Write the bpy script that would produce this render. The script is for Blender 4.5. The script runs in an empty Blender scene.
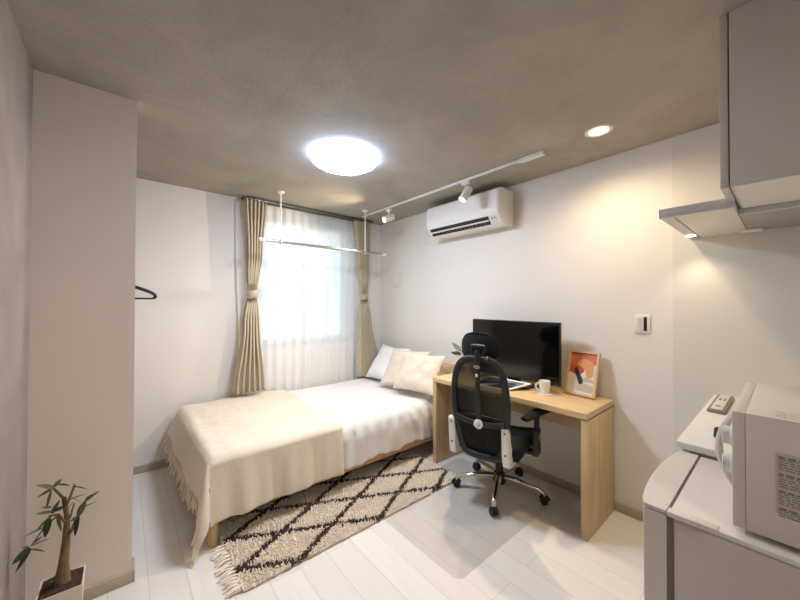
import bpy, bmesh, math, random
from mathutils import Vector, Matrix, noise as mnoise
random.seed(7)
SC = bpy.context.scene
COL = SC.collection
PI = math.pi
CEIL = 2.428
XR = 2.575      # right wall
YB = 3.45       # window wall
XL = -0.313     # concrete wall
YP = 2.137      # face of the white partition

# ------------------------------------------------------------------ materials
def lin(c):
    return tuple(((v / 255 / 12.92) if v / 255 <= .04045 else ((v / 255 + .055) / 1.055) ** 2.4) for v in c) + (1,)

def new_mat(name):
    m = bpy.data.materials.new(name); m.use_nodes = True
    nt = m.node_tree
    return m, nt, nt.nodes['Principled BSDF']

def mat(name, rgb, rough=.5, metal=0, var=0, vscale=8, bump=0, bscale=60, coat=0, spec=.5, sheen=0, stretch=None):
    m, nt, b = new_mat(name)
    c = lin(rgb)
    b.inputs['Base Color'].default_value = c
    b.inputs['Roughness'].default_value = rough
    b.inputs['Metallic'].default_value = metal
    b.inputs['Specular IOR Level'].default_value = spec
    b.inputs['Coat Weight'].default_value = coat
    b.inputs['Sheen Weight'].default_value = sheen
    tc = nt.nodes.new('ShaderNodeTexCoord')
    src = tc.outputs['Object']
    if stretch:
        mp = nt.nodes.new('ShaderNodeMapping'); mp.inputs['Scale'].default_value = stretch
        nt.links.new(src, mp.inputs[0]); src = mp.outputs[0]
    if var:
        n = nt.nodes.new('ShaderNodeTexNoise'); n.inputs['Scale'].default_value = vscale; n.inputs['Detail'].default_value = 5
        r = nt.nodes.new('ShaderNodeValToRGB')
        r.color_ramp.elements[0].position = .3; r.color_ramp.elements[1].position = .7
        r.color_ramp.elements[0].color = tuple(max(0, v * (1 - var)) for v in c[:3]) + (1,)
        r.color_ramp.elements[1].color = tuple(min(1, v * (1 + var)) for v in c[:3]) + (1,)
        nt.links.new(src, n.inputs['Vector']); nt.links.new(n.outputs['Fac'], r.inputs[0])
        nt.links.new(r.outputs[0], b.inputs['Base Color'])
    if bump:
        n2 = nt.nodes.new('ShaderNodeTexNoise'); n2.inputs['Scale'].default_value = bscale; n2.inputs['Detail'].default_value = 4
        bp = nt.nodes.new('ShaderNodeBump'); bp.inputs['Strength'].default_value = bump; bp.inputs['Distance'].default_value = .01
        nt.links.new(src, n2.inputs['Vector']); nt.links.new(n2.outputs['Fac'], bp.inputs['Height'])
        nt.links.new(bp.outputs[0], b.inputs['Normal'])
    return m

def emit(name, rgb, strength):
    m, nt, b = new_mat(name)
    b.inputs['Base Color'].default_value = (0.8, 0.8, 0.8, 1)
    b.inputs['Emission Color'].default_value = lin(rgb)
    b.inputs['Emission Strength'].default_value = strength
    return m

def wood(name, a, b_, axis='Y', rough=.45, scale=1.0):
    m, nt, b = new_mat(name)
    tc = nt.nodes.new('ShaderNodeTexCoord'); mp = nt.nodes.new('ShaderNodeMapping')
    s = {'X': (1.2, 22, 22), 'Y': (22, 1.2, 22), 'Z': (22, 22, 1.2)}[axis]
    mp.inputs['Scale'].default_value = tuple(v * scale for v in s)
    n = nt.nodes.new('ShaderNodeTexNoise'); n.inputs['Scale'].default_value = 1.6; n.inputs['Detail'].default_value = 6; n.inputs['Distortion'].default_value = .8
    r = nt.nodes.new('ShaderNodeValToRGB')
    r.color_ramp.elements[0].position = .35; r.color_ramp.elements[1].position = .68
    r.color_ramp.elements[0].color = lin(a); r.color_ramp.elements[1].color = lin(b_)
    nt.links.new(tc.outputs['Object'], mp.inputs[0]); nt.links.new(mp.outputs[0], n.inputs['Vector'])
    nt.links.new(n.outputs['Fac'], r.inputs[0]); nt.links.new(r.outputs[0], b.inputs['Base Color'])
    b.inputs['Roughness'].default_value = rough
    return m

def floor_mat():
    m, nt, b = new_mat('white_plank_floor')
    g = nt.nodes.new('ShaderNodeNewGeometry')
    mp = nt.nodes.new('ShaderNodeMapping'); mp.inputs['Rotation'].default_value = (0, 0, PI / 2)
    mp.inputs['Location'].default_value = (.42, .573 - .1545 * 8, 0)
    # rotate so that plank rows run along world Y
    sep = nt.nodes.new('ShaderNodeSeparateXYZ'); cmb = nt.nodes.new('ShaderNodeCombineXYZ')
    nt.links.new(g.outputs['Position'], sep.inputs[0])
    ax = nt.nodes.new('ShaderNodeMath'); ax.operation = 'ADD'; ax.inputs[1].default_value = .30
    ay = nt.nodes.new('ShaderNodeMath'); ay.operation = 'ADD'; ay.inputs[1].default_value = -.573 + .1545 * 20
    nt.links.new(sep.outputs['Y'], ax.inputs[0]); nt.links.new(sep.outputs['X'], ay.inputs[0])
    nt.links.new(ax.outputs[0], cmb.inputs['X']); nt.links.new(ay.outputs[0], cmb.inputs['Y'])
    br = nt.nodes.new('ShaderNodeTexBrick')
    br.offset = .37; br.offset_frequency = 2
    br.inputs['Scale'].default_value = 1; br.inputs['Brick Width'].default_value = 1.21
    br.inputs['Row Height'].default_value = .1545; br.inputs['Mortar Size'].default_value = .0013
    br.inputs['Mortar Smooth'].default_value = .3
    br.inputs['Color1'].default_value = lin((232, 228, 222)); br.inputs['Color2'].default_value = lin((226, 221, 214))
    br.inputs['Mortar'].default_value = lin((190, 184, 175))
    nt.links.new(cmb.outputs[0], br.inputs['Vector'])
    st = nt.nodes.new('ShaderNodeMapping'); st.inputs['Scale'].default_value = (40, 2.2, 1)
    nt.links.new(g.outputs['Position'], st.inputs[0])
    n = nt.nodes.new('ShaderNodeTexNoise'); n.inputs['Scale'].default_value = 1; n.inputs['Detail'].default_value = 5
    nt.links.new(st.outputs[0], n.inputs['Vector'])
    mr = nt.nodes.new('ShaderNodeMapRange'); mr.inputs['To Min'].default_value = .93; mr.inputs['To Max'].default_value = 1.05
    nt.links.new(n.outputs['Fac'], mr.inputs['Value'])
    mx = nt.nodes.new('ShaderNodeMix'); mx.data_type = 'RGBA'; mx.blend_type = 'MULTIPLY'; mx.inputs['Factor'].default_value = 1
    nt.links.new(br.outputs['Color'], mx.inputs['A']); nt.links.new(mr.outputs[0], mx.inputs['B'])
    nt.links.new(mx.outputs['Result'], b.inputs['Base Color'])
    b.inputs['Roughness'].default_value = .38
    return m

def concrete(name, rgb, var=.16):
    m, nt, b = new_mat(name)
    g = nt.nodes.new('ShaderNodeNewGeometry')
    c = lin(rgb)
    n = nt.nodes.new('ShaderNodeTexNoise'); n.inputs['Scale'].default_value = 2.2; n.inputs['Detail'].default_value = 8; n.inputs['Roughness'].default_value = .65; n.inputs['Distortion'].default_value = .5
    r = nt.nodes.new('ShaderNodeValToRGB')
    r.color_ramp.elements[0].position = .3; r.color_ramp.elements[1].position = .72
    r.color_ramp.elements[0].color = tuple(v * (1 - var) for v in c[:3]) + (1,)
    r.color_ramp.elements[1].color = tuple(v * (1 + var) for v in c[:3]) + (1,)
    nt.links.new(g.outputs['Position'], n.inputs['Vector']); nt.links.new(n.outputs['Fac'], r.inputs[0])
    # faint formwork panel joints
    br = nt.nodes.new('ShaderNodeTexBrick'); br.offset = 0
    br.inputs['Scale'].default_value = 1; br.inputs['Brick Width'].default_value = .91; br.inputs['Row Height'].default_value = 1.82
    br.inputs['Mortar Size'].default_value = .003; br.inputs['Color1'].default_value = (1, 1, 1, 1); br.inputs['Color2'].default_value = (.96, .96, .96, 1); br.inputs['Mortar'].default_value = (.9, .9, .9, 1)
    ad = nt.nodes.new('ShaderNodeVectorMath'); ad.operation = 'ADD'; ad.inputs[1].default_value = (9.42, 9.3, 0)
    nt.links.new(g.outputs['Position'], ad.inputs[0]); nt.links.new(ad.outputs[0], br.inputs['Vector'])
    mx = nt.nodes.new('ShaderNodeMix'); mx.data_type = 'RGBA'; mx.blend_type = 'MULTIPLY'; mx.inputs['Factor'].default_value = 1
    nt.links.new(r.outputs[0], mx.inputs['A']); nt.links.new(br.outputs['Color'], mx.inputs['B'])
    nt.links.new(mx.outputs['Result'], b.inputs['Base Color'])
    n2 = nt.nodes.new('ShaderNodeTexNoise'); n2.inputs['Scale'].default_value = 55; n2.inputs['Detail'].default_value = 4
    bp = nt.nodes.new('ShaderNodeBump'); bp.inputs['Strength'].default_value = .12; bp.inputs['Distance'].default_value = .01
    nt.links.new(g.outputs['Position'], n2.inputs['Vector']); nt.links.new(n2.outputs['Fac'], bp.inputs['Height']); nt.links.new(bp.outputs[0], b.inputs['Normal'])
    b.inputs['Roughness'].default_value = .8
    return m

def sheer_mat(name, rgb, transp):
    m, nt, b = new_mat(name)
    out = nt.nodes['Material Output']
    t = nt.nodes.new('ShaderNodeBsdfTransparent'); tl = nt.nodes.new('ShaderNodeBsdfTranslucent'); d = nt.nodes.new('ShaderNodeBsdfDiffuse')
    for x in (tl, d): x.inputs['Color'].default_value = lin(rgb)
    m1 = nt.nodes.new('ShaderNodeMixShader'); m1.inputs[0].default_value = .45
    nt.links.new(d.outputs[0], m1.inputs[1]); nt.links.new(tl.outputs[0], m1.inputs[2])
    m2 = nt.nodes.new('ShaderNodeMixShader'); m2.inputs[0].default_value = transp
    nt.links.new(m1.outputs[0], m2.inputs[1]); nt.links.new(t.outputs[0], m2.inputs[2])
    nt.links.new(m2.outputs[0], out.inputs['Surface'])
    return m

def glass_mat(name, tint, gloss=.06, rough=.02):
    m, nt, b = new_mat(name)
    out = nt.nodes['Material Output']
    t = nt.nodes.new('ShaderNodeBsdfTransparent'); t.inputs['Color'].default_value = tint
    g = nt.nodes.new('ShaderNodeBsdfGlossy'); g.inputs['Roughness'].default_value = rough
    mx = nt.nodes.new('ShaderNodeMixShader'); mx.inputs[0].default_value = gloss
    nt.links.new(t.outputs[0], mx.inputs[1]); nt.links.new(g.outputs[0], mx.inputs[2]); nt.links.new(mx.outputs[0], out.inputs['Surface'])
    return m

M = dict(
    wall=mat('white_wall_paint', (233, 228, 220), .75, bump=.03, bscale=220),
    partition=mat('partition_paint', (228, 218, 208), .75, bump=.03, bscale=220),
    kpanel=mat('kitchen_panel', (228, 224, 216), .22),
    floor=floor_mat(),
    ceiling=concrete('concrete_ceiling', (170, 163, 151)),
    concrete=concrete('concrete_wall', (142, 131, 123), .2),
    base=mat('greige_baseboard', (178, 166, 146), .5),
    white=mat('white_plastic', (232, 230, 224), .35),
    whitegloss=mat('white_gloss_plastic', (238, 235, 230), .2, coat=.3),
    ivory=mat('ivory_plastic', (222, 216, 203), .4),
    black=mat('black_plastic', (22, 22, 23), .4),
    blackfab=mat('black_fabric', (14, 14, 15), .9, bump=.2, bscale=400),
    darkgrey=mat('dark_grey_plastic', (33, 32, 31), .5),
    rubber=mat('black_rubber', (26, 26, 27), .6),
    chrome=mat('chrome', (225, 222, 216), .12, 1),
    silver=mat('silver_metal', (190, 188, 184), .3, 1),
    greymetal=mat('grey_metal', (120, 118, 114), .35, .8),
    screen=mat('black_screen', (5, 5, 6), .12, coat=.2),
    bezel=mat('screen_bezel', (16, 14, 13), .3),
    oak=wood('oak_along', (204, 172, 126), (222, 194, 150), 'Y'),
    oakz=wood('oak_upright', (194, 162, 116), (216, 186, 142), 'Z'),
    oakx=wood('oak_bed', (190, 148, 100), (212, 172, 122), 'X'),
    sheet=mat('white_cotton', (230, 227, 224), .85, bump=.15, bscale=25, sheen=.2),
    pillow=mat('white_pillow_cotton', (240, 238, 236), .85, bump=.12, bscale=30, sheen=.2),
    cushion=mat('beige_linen', (218, 206, 189), .9, var=.05, vscale=60, bump=.12, bscale=180, sheen=.2),
    throw=mat('beige_woven_throw', (226, 215, 194), .95, var=.10, vscale=140, bump=.25, bscale=240, sheen=.3),
    fringe=mat('cream_fringe_yarn', (232, 219, 192), .95),
    ruglight=mat('cream_pile', (240, 230, 213), .95, var=.08, vscale=40),
    rugdark=mat('dark_brown_pile', (80, 64, 57), .95, var=.15, vscale=40),
    drape=mat('khaki_curtain', (184, 172, 146), .9, var=.05, vscale=60, bump=.08, bscale=300, sheen=.2),
    sheer=sheer_mat('sheer_voile', (253, 253, 252), .13),
    glass=glass_mat('window_glass', (.93, .97, .98, 1)),
    clearmat=glass_mat('clear_vinyl', (.965, .96, .955, 1), .05, .12),
    alu=mat('window_frame_metal', (150, 152, 152), .4, .5),
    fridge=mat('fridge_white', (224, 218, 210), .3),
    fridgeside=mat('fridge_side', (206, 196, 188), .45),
    gasket=mat('grey_gasket', (138, 130, 124), .6),
    microwave=mat('microwave_white', (222, 214, 202), .4),
    cab=mat('grey_laminate', (206, 199, 193), .4),
    cabin=mat('white_laminate', (232, 228, 220), .4),
    steel=mat('hood_painted_metal', (206, 203, 200), .35, .2),
    steelin=mat('hood_filter_cream', (236, 230, 214), .4),
    hoodgrey=mat('hood_grey', (168, 163, 157), .4, .2),
    label=mat('grey_label_paper', (200, 192, 181), .7),
    ink=mat('label_ink', (134, 125, 115), .8),
    leaf=mat('dark_green_leaf', (56, 78, 42), .4, var=.25, vscale=20),
    leaf2=mat('grey_green_leaf', (112, 116, 84), .5, var=.2, vscale=20),
    bark=mat('brown_bark', (120, 98, 70), .9, var=.25, vscale=30, bump=.5, bscale=60),
    soil=mat('dark_brown_soil', (62, 44, 30), .95, var=.4, vscale=60, bump=.8, bscale=90),
    pot=mat('white_ceramic', (226, 214, 200), .4),
    ceramic=mat('cup_ceramic', (240, 235, 226), .2, coat=.4),
    paper=mat('paper_white', (240, 236, 228), .7),
    print_dark=mat('print_dark_blue', (50, 58, 66), .5, var=.6, vscale=45),
    print_blue=mat('print_blue', (126, 158, 178), .5),
    art_bg=mat('art_cream', (226, 218, 204), .6), art_red=mat('art_red', (206, 112, 88), .6, var=.1, vscale=12),
    art_red2=mat('art_deep_red', (196, 88, 54), .6), art_orange=mat('art_orange', (220, 158, 104), .6),
    art_black=mat('art_black', (52, 46, 44), .6), art_grey=mat('art_greige', (196, 184, 166), .6),
    frame=wood('pale_frame_wood', (206, 170, 118), (224, 192, 142), 'Z'),
    outleaf=mat('garden_leaf', (96, 138, 76), .5, var=.4, vscale=6),
    ground=mat('garden_soil', (120, 112, 96), .9, var=.2),
    lamp=emit('ceiling_lamp_glow', (228, 237, 255), 27),
    spotglow=emit('warm_bulb_glow', (255, 208, 128), 1.3),
    downglow=emit('downlight_glow', (255, 208, 130), 1.1),
    hoodglow=emit('hood_lamp_glow', (255, 234, 180), 3),
    rim=emit('lamp_rim_acrylic', (186, 208, 255), 7),
)

# ------------------------------------------------------------------ builders
ABS = {}
def link(o):
    COL.objects.link(o); return o

def finish(me, sharp=38):
    for p in me.polygons: p.use_smooth = True
    bm = bmesh.new(); bm.from_mesh(me)
    a = math.radians(sharp)
    for e in bm.edges:
        if len(e.link_faces) == 2:
            try: e.smooth = e.calc_face_angle() < a
            except ValueError: e.smooth = True
    bm.to_mesh(me); bm.free()

def obj(name, bm, mats, parent=None, label=None, sharp=38, mods=(), origin=None):
    """bm is in world coordinates; becomes ONE mesh object"""
    bmesh.ops.recalc_face_normals(bm, faces=bm.faces[:])
    bm.verts.ensure_lookup_table()
    if parent is not None:
        off = ABS[parent.name]
    elif origin is not None:
        off = Vector(origin)
    else:
        xs = [v.co.x for v in bm.verts]; ys = [v.co.y for v in bm.verts]; zs = [v.co.z for v in bm.verts]
        off = Vector(((min(xs) + max(xs)) / 2, (min(ys) + max(ys)) / 2, min(zs)))
    for v in bm.verts: v.co -= off
    me = bpy.data.meshes.new(name); bm.to_mesh(me); bm.free()
    if not isinstance(mats, (list, tuple)): mats = [mats]
    for m in mats: me.materials.append(m)
    finish(me, sharp)
    o = link(bpy.data.objects.new(name, me))
    if parent is not None: o.parent = parent
    else: o.location = off
    ABS[o.name] = off.copy()
    if label: o['label'] = label
    for kind, kw in mods:
        md = o.modifiers.new(kind.lower(), kind)
        for k, v in kw.items(): setattr(md, k, v)
    return o

def thing(name, label, cat, loc, group=None):
    o = bpy.data.objects.new(name, None); link(o)
    o.empty_display_size = .05
    o.location = loc; ABS[o.name] = Vector(loc)
    return tag(o, label, cat, group)

def tag(o, label, cat, group=None):
    o['label'] = label; o['category'] = cat
    if group: o['group'] = group
    return o

def struct(name, bm, m, parent=None, sharp=38):
    o = obj(name, bm, m, parent, sharp=sharp)
    if parent is None: o['kind'] = 'structure'
    return o

def B(): return bmesh.new()

def box(bm, x0, x1, y0, y1, z0, z1, bev=0, seg=2, mi=0, rot=None, piv=None):
    vs = [bm.verts.new((x, y, z)) for x in (x0, x1) for y in (y0, y1) for z in (z0, z1)]
    fs = [bm.faces.new([vs[i] for i in q]) for q in ((0, 1, 3, 2), (4, 6, 7, 5), (0, 4, 5, 1), (2, 3, 7, 6), (0, 2, 6, 4), (1, 5, 7, 3))]
    es = {e for f in fs for e in f.edges}
    allf = fs
    if bev:
        r = bmesh.ops.bevel(bm, geom=list(es), offset=bev, segments=seg, profile=.5, affect='EDGES')
        allf = list({f for v in r['verts'] for f in v.link_faces} | {f for f in fs if f.is_valid})
    vv = {v for f in allf for v in f.verts}
    for f in allf: f.material_index = mi
    if rot is not None:
        bmesh.ops.transform(bm, matrix=Matrix.Translation(piv) @ rot @ Matrix.Translation(-Vector(piv)), verts=list(vv))
    return bm

def frame_dirs(d):
    d = d.normalized()
    u = Vector((0, 0, 1)) if abs(d.z) < .9 else Vector((1, 0, 0))
    a = d.cross(u).normalized(); b = a.cross(d).normalized()
    return a, b

def tube(bm, pts, r, n=10, closed=False, mi=0, flat=1.0, cap=True, up=None):
    """swept tube; r a number or list; flat scales the second axis"""
    pts = [Vector(p) for p in pts]; N = len(pts)
    R = r if isinstance(r, (list, tuple)) else [r] * N
    rings = []; pa = None
    for i, p in enumerate(pts):
        if closed: d = pts[(i + 1) % N] - pts[i - 1]
        else: d = pts[min(i + 1, N - 1)] - pts[max(i - 1, 0)]
        d.normalize()
        if up is not None:
            a = Vector(up) - Vector(up).dot(d) * d; a.normalize()
        elif pa is None: a, _ = frame_dirs(d)
        else:
            a = pa - pa.dot(d) * d
            if a.length < 1e-5: a, _ = frame_dirs(d)
            a.normalize()
        pa = a; b = d.cross(a)
        rings.append([bm.verts.new(p + R[i] * (math.cos(2 * PI * k / n) * a + flat * math.sin(2 * PI * k / n) * b)) for k in range(n)])
    for i in range(N if closed else N - 1):
        q = rings[(i + 1) % N]
        for k in range(n):
            f = bm.faces.new((rings[i][k], rings[i][(k + 1) % n], q[(k + 1) % n], q[k])); f.material_index = mi
    if not closed and cap:
        for q in (rings[0], rings[-1]):
            f = bm.faces.new(q); f.material_index = mi
    return bm

def cyl(bm, p0, p1, r0, r1=None, n=20, mi=0):
    return tube(bm, [p0, p1], [r0, r0 if r1 is None else r1], n, mi=mi)

def lathe(bm, c, prof, n=32, axis=None, mi=0):
    """prof: (radius, height) along axis from c"""
    c = Vector(c); ax = Vector(axis or (0, 0, 1)).normalized(); a, b = frame_dirs(ax)
    rings = []
    for r, h in prof:
        if r < 1e-6: rings.append([bm.verts.new(c + ax * h)])
        else: rings.append([bm.verts.new(c + ax * h + r * (math.cos(2 * PI * k / n) * a + math.sin(2 * PI * k / n) * b)) for k in range(n)])
    for p, q in zip(rings, rings[1:]):
        for k in range(n):
            k2 = (k + 1) % n
            if len(p) == 1 and len(q) == 1: continue
            if len(p) == 1: f = bm.faces.new((p[0], q[k2], q[k]))
            elif len(q) == 1: f = bm.faces.new((p[k], p[k2], q[0]))
            else: f = bm.faces.new((p[k], p[k2], q[k2], q[k]))
            f.material_index = mi
    for q in (rings[0], rings[-1]):
        if len(q) > 1:
            f = bm.faces.new(q); f.material_index = mi
    return bm

def prism(bm, poly, f0, f1, mi=0):
    """poly list of 2d; f0,f1 map 2d to 3d for the two faces"""
    a = [bm.verts.new(f0(*p)) for p in poly]; b = [bm.verts.new(f1(*p)) for p in poly]
    n = len(poly)
    for fs in [a, b[::-1]] + [[a[i], b[i], b[(i + 1) % n], a[(i + 1) % n]] for i in range(n)]:
        f = bm.faces.new(fs); f.material_index = mi
    return bm

def surf(bm, fn, nu, nv, closed_u=False, mi=0, mifn=None):
    g = [[bm.verts.new(fn(i / nu, j / nv)) for j in range(nv + 1)] for i in range(nu + (0 if closed_u else 1))]
    for i in range(nu):
        i2 = (i + 1) % len(g)
        for j in range(nv):
            f = bm.faces.new((g[i][j], g[i2][j], g[i2][j + 1], g[i][j + 1]))
            f.material_index = mifn(i / nu, j / nv) if mifn else mi
    return g

def nz(x, y, z=0): return mnoise.noise(Vector((x, y, z)))

def rrect(w, h, r, n=5):
    out = []
    for cx, cy, a0 in ((w - r, h - r, 0), (-w + r, h - r, 90), (-w + r, -h + r, 180), (w - r, -h + r, 270)):
        for k in range(n + 1):
            a = math.radians(a0 + 90 * k / n); out.append((cx + r * math.cos(a), cy + r * math.sin(a)))
    return out

# ------------------------------------------------------------------ the room
YF = -1.7
bm = B(); box(bm, XL - .1, XR + .1, YF - .1, YB + .15, -.1, 0); struct('floor', bm, M['floor'])
bm = B(); box(bm, XL - .1, XR + .1, YF - .1, YB + .15, CEIL, CEIL + .12); struct('ceiling', bm, M['ceiling'])
bm = B(); box(bm, XL - .1, XL, YF, YB, 0, CEIL); struct('wall_left', bm, M['concrete'])
bm = B(); box(bm, XR, XR + .1, YF, YB, 0, CEIL); struct('wall_right', bm, M['wall'])
WX0, WX1, WZ0, WZ1 = 1.02, 2.11, .93, 2.34
bm = B()
box(bm, XL - .1, WX0, YB, YB + .15, 0, CEIL); box(bm, WX1, XR + .1, YB, YB + .15, 0, CEIL)
box(bm, WX0, WX1, YB, YB + .15, 0, WZ0); box(bm, WX0, WX1, YB, YB + .15, WZ1, CEIL)
struct('wall_back', bm, M['wall'])
bm = B(); box(bm, XL, .045, YP, YP + .10, 0, CEIL); struct('wall_partition', bm, M['partition'])
bm = B(); box(bm, .95, XR, -.50, -.40, 0, CEIL); box(bm, .95, 1.05, YF, -.50, 0, CEIL); struct('wall_kitchen', bm, M['wall'])
bm = B(); box(bm, XL, .95, YF - .1, YF, 0, CEIL); struct('wall_front', bm, M['wall'])
bm = B(); box(bm, XR - .006, XR, -.40, .455, 0, CEIL); struct('trim_1', bm, M['kpanel'])
# baseboards
bm = B(); box(bm, XR - .012, XR, .457, YB - .001, 0, .06, .002); struct('baseboard_right', bm, M['base'])
bm = B(); box(bm, .05, XR - .013, YB - .012, YB, 0, .06, .002); struct('baseboard_back', bm, M['base'])
bm = B(); box(bm, XL, .045, YP - .012, YP, 0, .06, .002); box(bm, .045, .057, YP - .012, YP + .10, 0, .06, .002); struct('baseboard_left', bm, M['base'])
# window
bm = B()
for a, b_, c, d in ((WX0, WX1, WZ0, WZ0 + .04), (WX0, WX1, WZ1 - .04, WZ1), (WX0, WX0 + .035, WZ0 + .04, WZ1 - .04), (WX1 - .035, WX1, WZ0 + .04, WZ1 - .04)):
    box(bm, a, b_, YB + .05, YB + .12, c, d, .002)
w = struct('window_1', bm, M['alu'])
mid = (WX0 + WX1) / 2
for k, (a, b_, y) in enumerate(((WX0 + .036, mid + .02, YB + .065), (mid - .02, WX1 - .036, YB + .09))):
    bm = B()
    for p, q, c, d in ((a, b_, WZ0 + .041, WZ0 + .085), (a, b_, WZ1 - .081, WZ1 - .041), (a, a + .04, WZ0 + .085, WZ1 - .081), (b_ - .04, b_, WZ0 + .085, WZ1 - .081)):
        box(bm, p, q, y, y + .02, c, d, .002)
    s = obj('sash', bm, M['alu'], w); ABS[s.name] = ABS[w.name]
    bm = B(); box(bm, a + .041, b_ - .041, y + .008, y + .012, WZ0 + .086, WZ1 - .082); obj('window_pane', bm, M['glass'], s)
# outside: a bush and ground
bm = B(); box(bm, -1.5, 5.5, YB + .4, YB + 6, -.15, 0); struct('ground_outside', bm, M['ground'])
def bush(cx, cy, h, r, n, label):
    t = thing('garden_shrub', label, 'shrub', (cx, cy, 0), 'shrubs beyond the window')
    bm = B(); tube(bm, [(cx, cy, 0), (cx + .05, cy, h * .6), (cx, cy, h * .9)], [.04, .03, .01], 7); obj('stem', bm, M['bark'], t)
    bm = B()
    for _ in range(n):
        a = random.uniform(0, 2 * PI); zz = random.uniform(.15, 1) * h; rr = r * math.sqrt(random.random()) * (1 - .5 * (zz / h) ** 3)
        p = Vector((cx + rr * math.cos(a), cy + rr * math.sin(a), zz))
        d = Vector((random.uniform(-1, 1), random.uniform(-1, 1), random.uniform(-.6, .8))).normalized(); s_, _ = frame_dirs(d)
        L = random.uniform(.06, .11)
        vs = [bm.verts.new(q) for q in (p, p + d * L * .5 + s_ * L * .22, p + d * L, p + d * L * .5 - s_ * L * .22)]
        bm.faces.new(vs)
    f = obj('foliage', bm, M['outleaf'], t, label='loose green leaves seen blurred through voile'); f['kind'] = 'stuff'
bush(1.35, YB + 1.5, 2.3, .55, 700, 'green shrub outside the left half of the curtained window')
bush(2.75, YB + 1.9, 2.6, .65, 800, 'green shrub outside the right half of the curtained window')

# ------------------------------------------------------------------ ceiling fixtures
LX, LY = 1.17, 1.99
t = thing('ceiling_light', 'round white glowing LED lamp flat against the concrete ceiling', 'ceiling light', (LX, LY, CEIL))
bm = B(); lathe(bm, (LX, LY, CEIL), [(.0, 0), (.205, 0), (.222, -.010), (.227, -.030), (.219, -.044), (.20, -.038), (.0, -.038)], 56); obj('rim', bm, M['rim'], t)
bm = B(); lathe(bm, (LX, LY, CEIL - .039), [(.0, 0), (.198, 0), (.202, -.009), (.187, -.021), (.14, -.031), (.075, -.037), (0, -.039)], 56); obj('diffuser', bm, M['lamp'], t)

DX, DY = 2.143, .718
t = thing('downlight', 'small round recessed warm downlight glowing in the ceiling near the right wall', 'downlight', (DX, DY, CEIL))
bm = B(); lathe(bm, (DX, DY, CEIL), [(.052, 0), (.072, 0), (.073, -.004), (.064, -.007), (.052, -.003)], 40); obj('trim_ring', bm, M['white'], t)
bm = B(); lathe(bm, (DX, DY, CEIL - .001), [(0, 0), (.053, 0), (.053, -.003), (0, -.004)], 32); obj('lens', bm, M['downglow'], t)

t = thing('track_rail', 'long thin white lighting rail fixed to the ceiling along the right wall', 'track rail', (2.15, 2.02, CEIL))
bm = B(); box(bm, 2.137, 2.163, 1.22, 3.22, CEIL - .016, CEIL, .002); box(bm, 2.143, 2.157, 1.22, 3.21, CEIL - .020, CEIL - .0162); obj('rail', bm, M['white'], t)
bm = B(); box(bm, 2.128, 2.172, 1.05, 1.22, CEIL - .024, CEIL, .003); obj('feed_box', bm, M['white'], t)
bm = B(); box(bm, 2.147, 2.153, 1.24, 3.2, CEIL - .0215, CEIL - .0202); obj('groove', bm, M['greymetal'], t, label='dark grey slot')

def spotlight(y, direction, label, e=1, cone=110):
    t = thing('spotlight', label, 'spotlight', (2.15, y, CEIL - .022), 'spotlights on the ceiling rail')
    d = Vector(direction).normalized()
    zt = CEIL - .022
    piv = Vector((2.15, y, zt - .10))
    bm = B(); box(bm, 2.135, 2.165, y - .035, y + .035, zt - .025, zt, .003); obj('adapter', bm, M['white'], t)
    bm = B(); cyl(bm, (2.15, y, zt - .024), (2.15, y, zt - .075), .008); tube(bm, [(2.15, y, zt - .075), piv + Vector((0, 0, .015)), piv], .009, 10); obj('neck', bm, M['white'], t)
    a = piv - d * .065
    bm = B(); lathe(bm, a, [(0, 0), (.026, 0), (.032, .006), (.034, .02), (.034, .128), (.031, .13), (.030, .118), (0, .117)], 28, d); obj('head', bm, M['white'], t)
    bm = B(); lathe(bm, a + d * .118, [(0, 0), (.0295, 0), (.0295, .004), (.02, .010), (0, .013)], 24, d); obj('bulb', bm, M['spotglow'], t)
    L = bpy.data.lights.new('spot_lamp', 'SPOT'); L.color = (1, .81, .56); L.energy = SPOT_E * e; L.spot_size = math.radians(cone); L.spot_blend = .7; L.shadow_soft_size = .022
    lo = link(bpy.data.objects.new('spot_lamp', L)); lo.location = a + d * .15; lo.rotation_euler = d.to_track_quat('-Z', 'Y').to_euler()
SPOT_E = 26
spotlight(2.735, (-.87, .12, -.38), 'white warm spotlight on the ceiling rail nearest the curtain', .55, 118)
spotlight(1.709, (-.50, .16, -.80), 'white warm spotlight on the ceiling rail in front of the air conditioner', .85, 118)

def lamp_spot(name, loc, d, e, color, size, soft=.04, blend=.5):
    L = bpy.data.lights.new(name, 'SPOT'); L.color = color; L.energy = e; L.spot_size = math.radians(size); L.spot_blend = blend; L.shadow_soft_size = soft
    lo = link(bpy.data.objects.new(name, L)); lo.location = loc; lo.rotation_euler = Vector(d).to_track_quat('-Z', 'Y').to_euler()
lamp_spot('downlight_lamp', (DX, DY, CEIL - .012), (0, 0, -1), 17, (1, .79, .52), 165, .06, 1.0)

t = thing('downlight', 'added fill downlight in the entry ceiling, unseen behind the camera', 'downlight', (.25, -1.0, CEIL))  # unseen fixture, added to brighten the sides that face the camera
bm = B(); lathe(bm, (.25, -1.0, CEIL), [(.052, 0), (.072, 0), (.073, -.004), (.064, -.007), (.052, -.003)], 40); obj('trim_ring', bm, M['white'], t)
bm = B(); lathe(bm, (.25, -1.0, CEIL - .001), [(0, 0), (.053, 0), (.053, -.003), (0, -.004)], 32); obj('lens', bm, M['downglow'], t)
lamp_spot('entry_fill_lamp', (.25, -1.0, CEIL - .012), (0, 0, -1), 13, (1, .93, .84), 165, .05, .5)  # added fill light, shining from behind the camera

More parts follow.
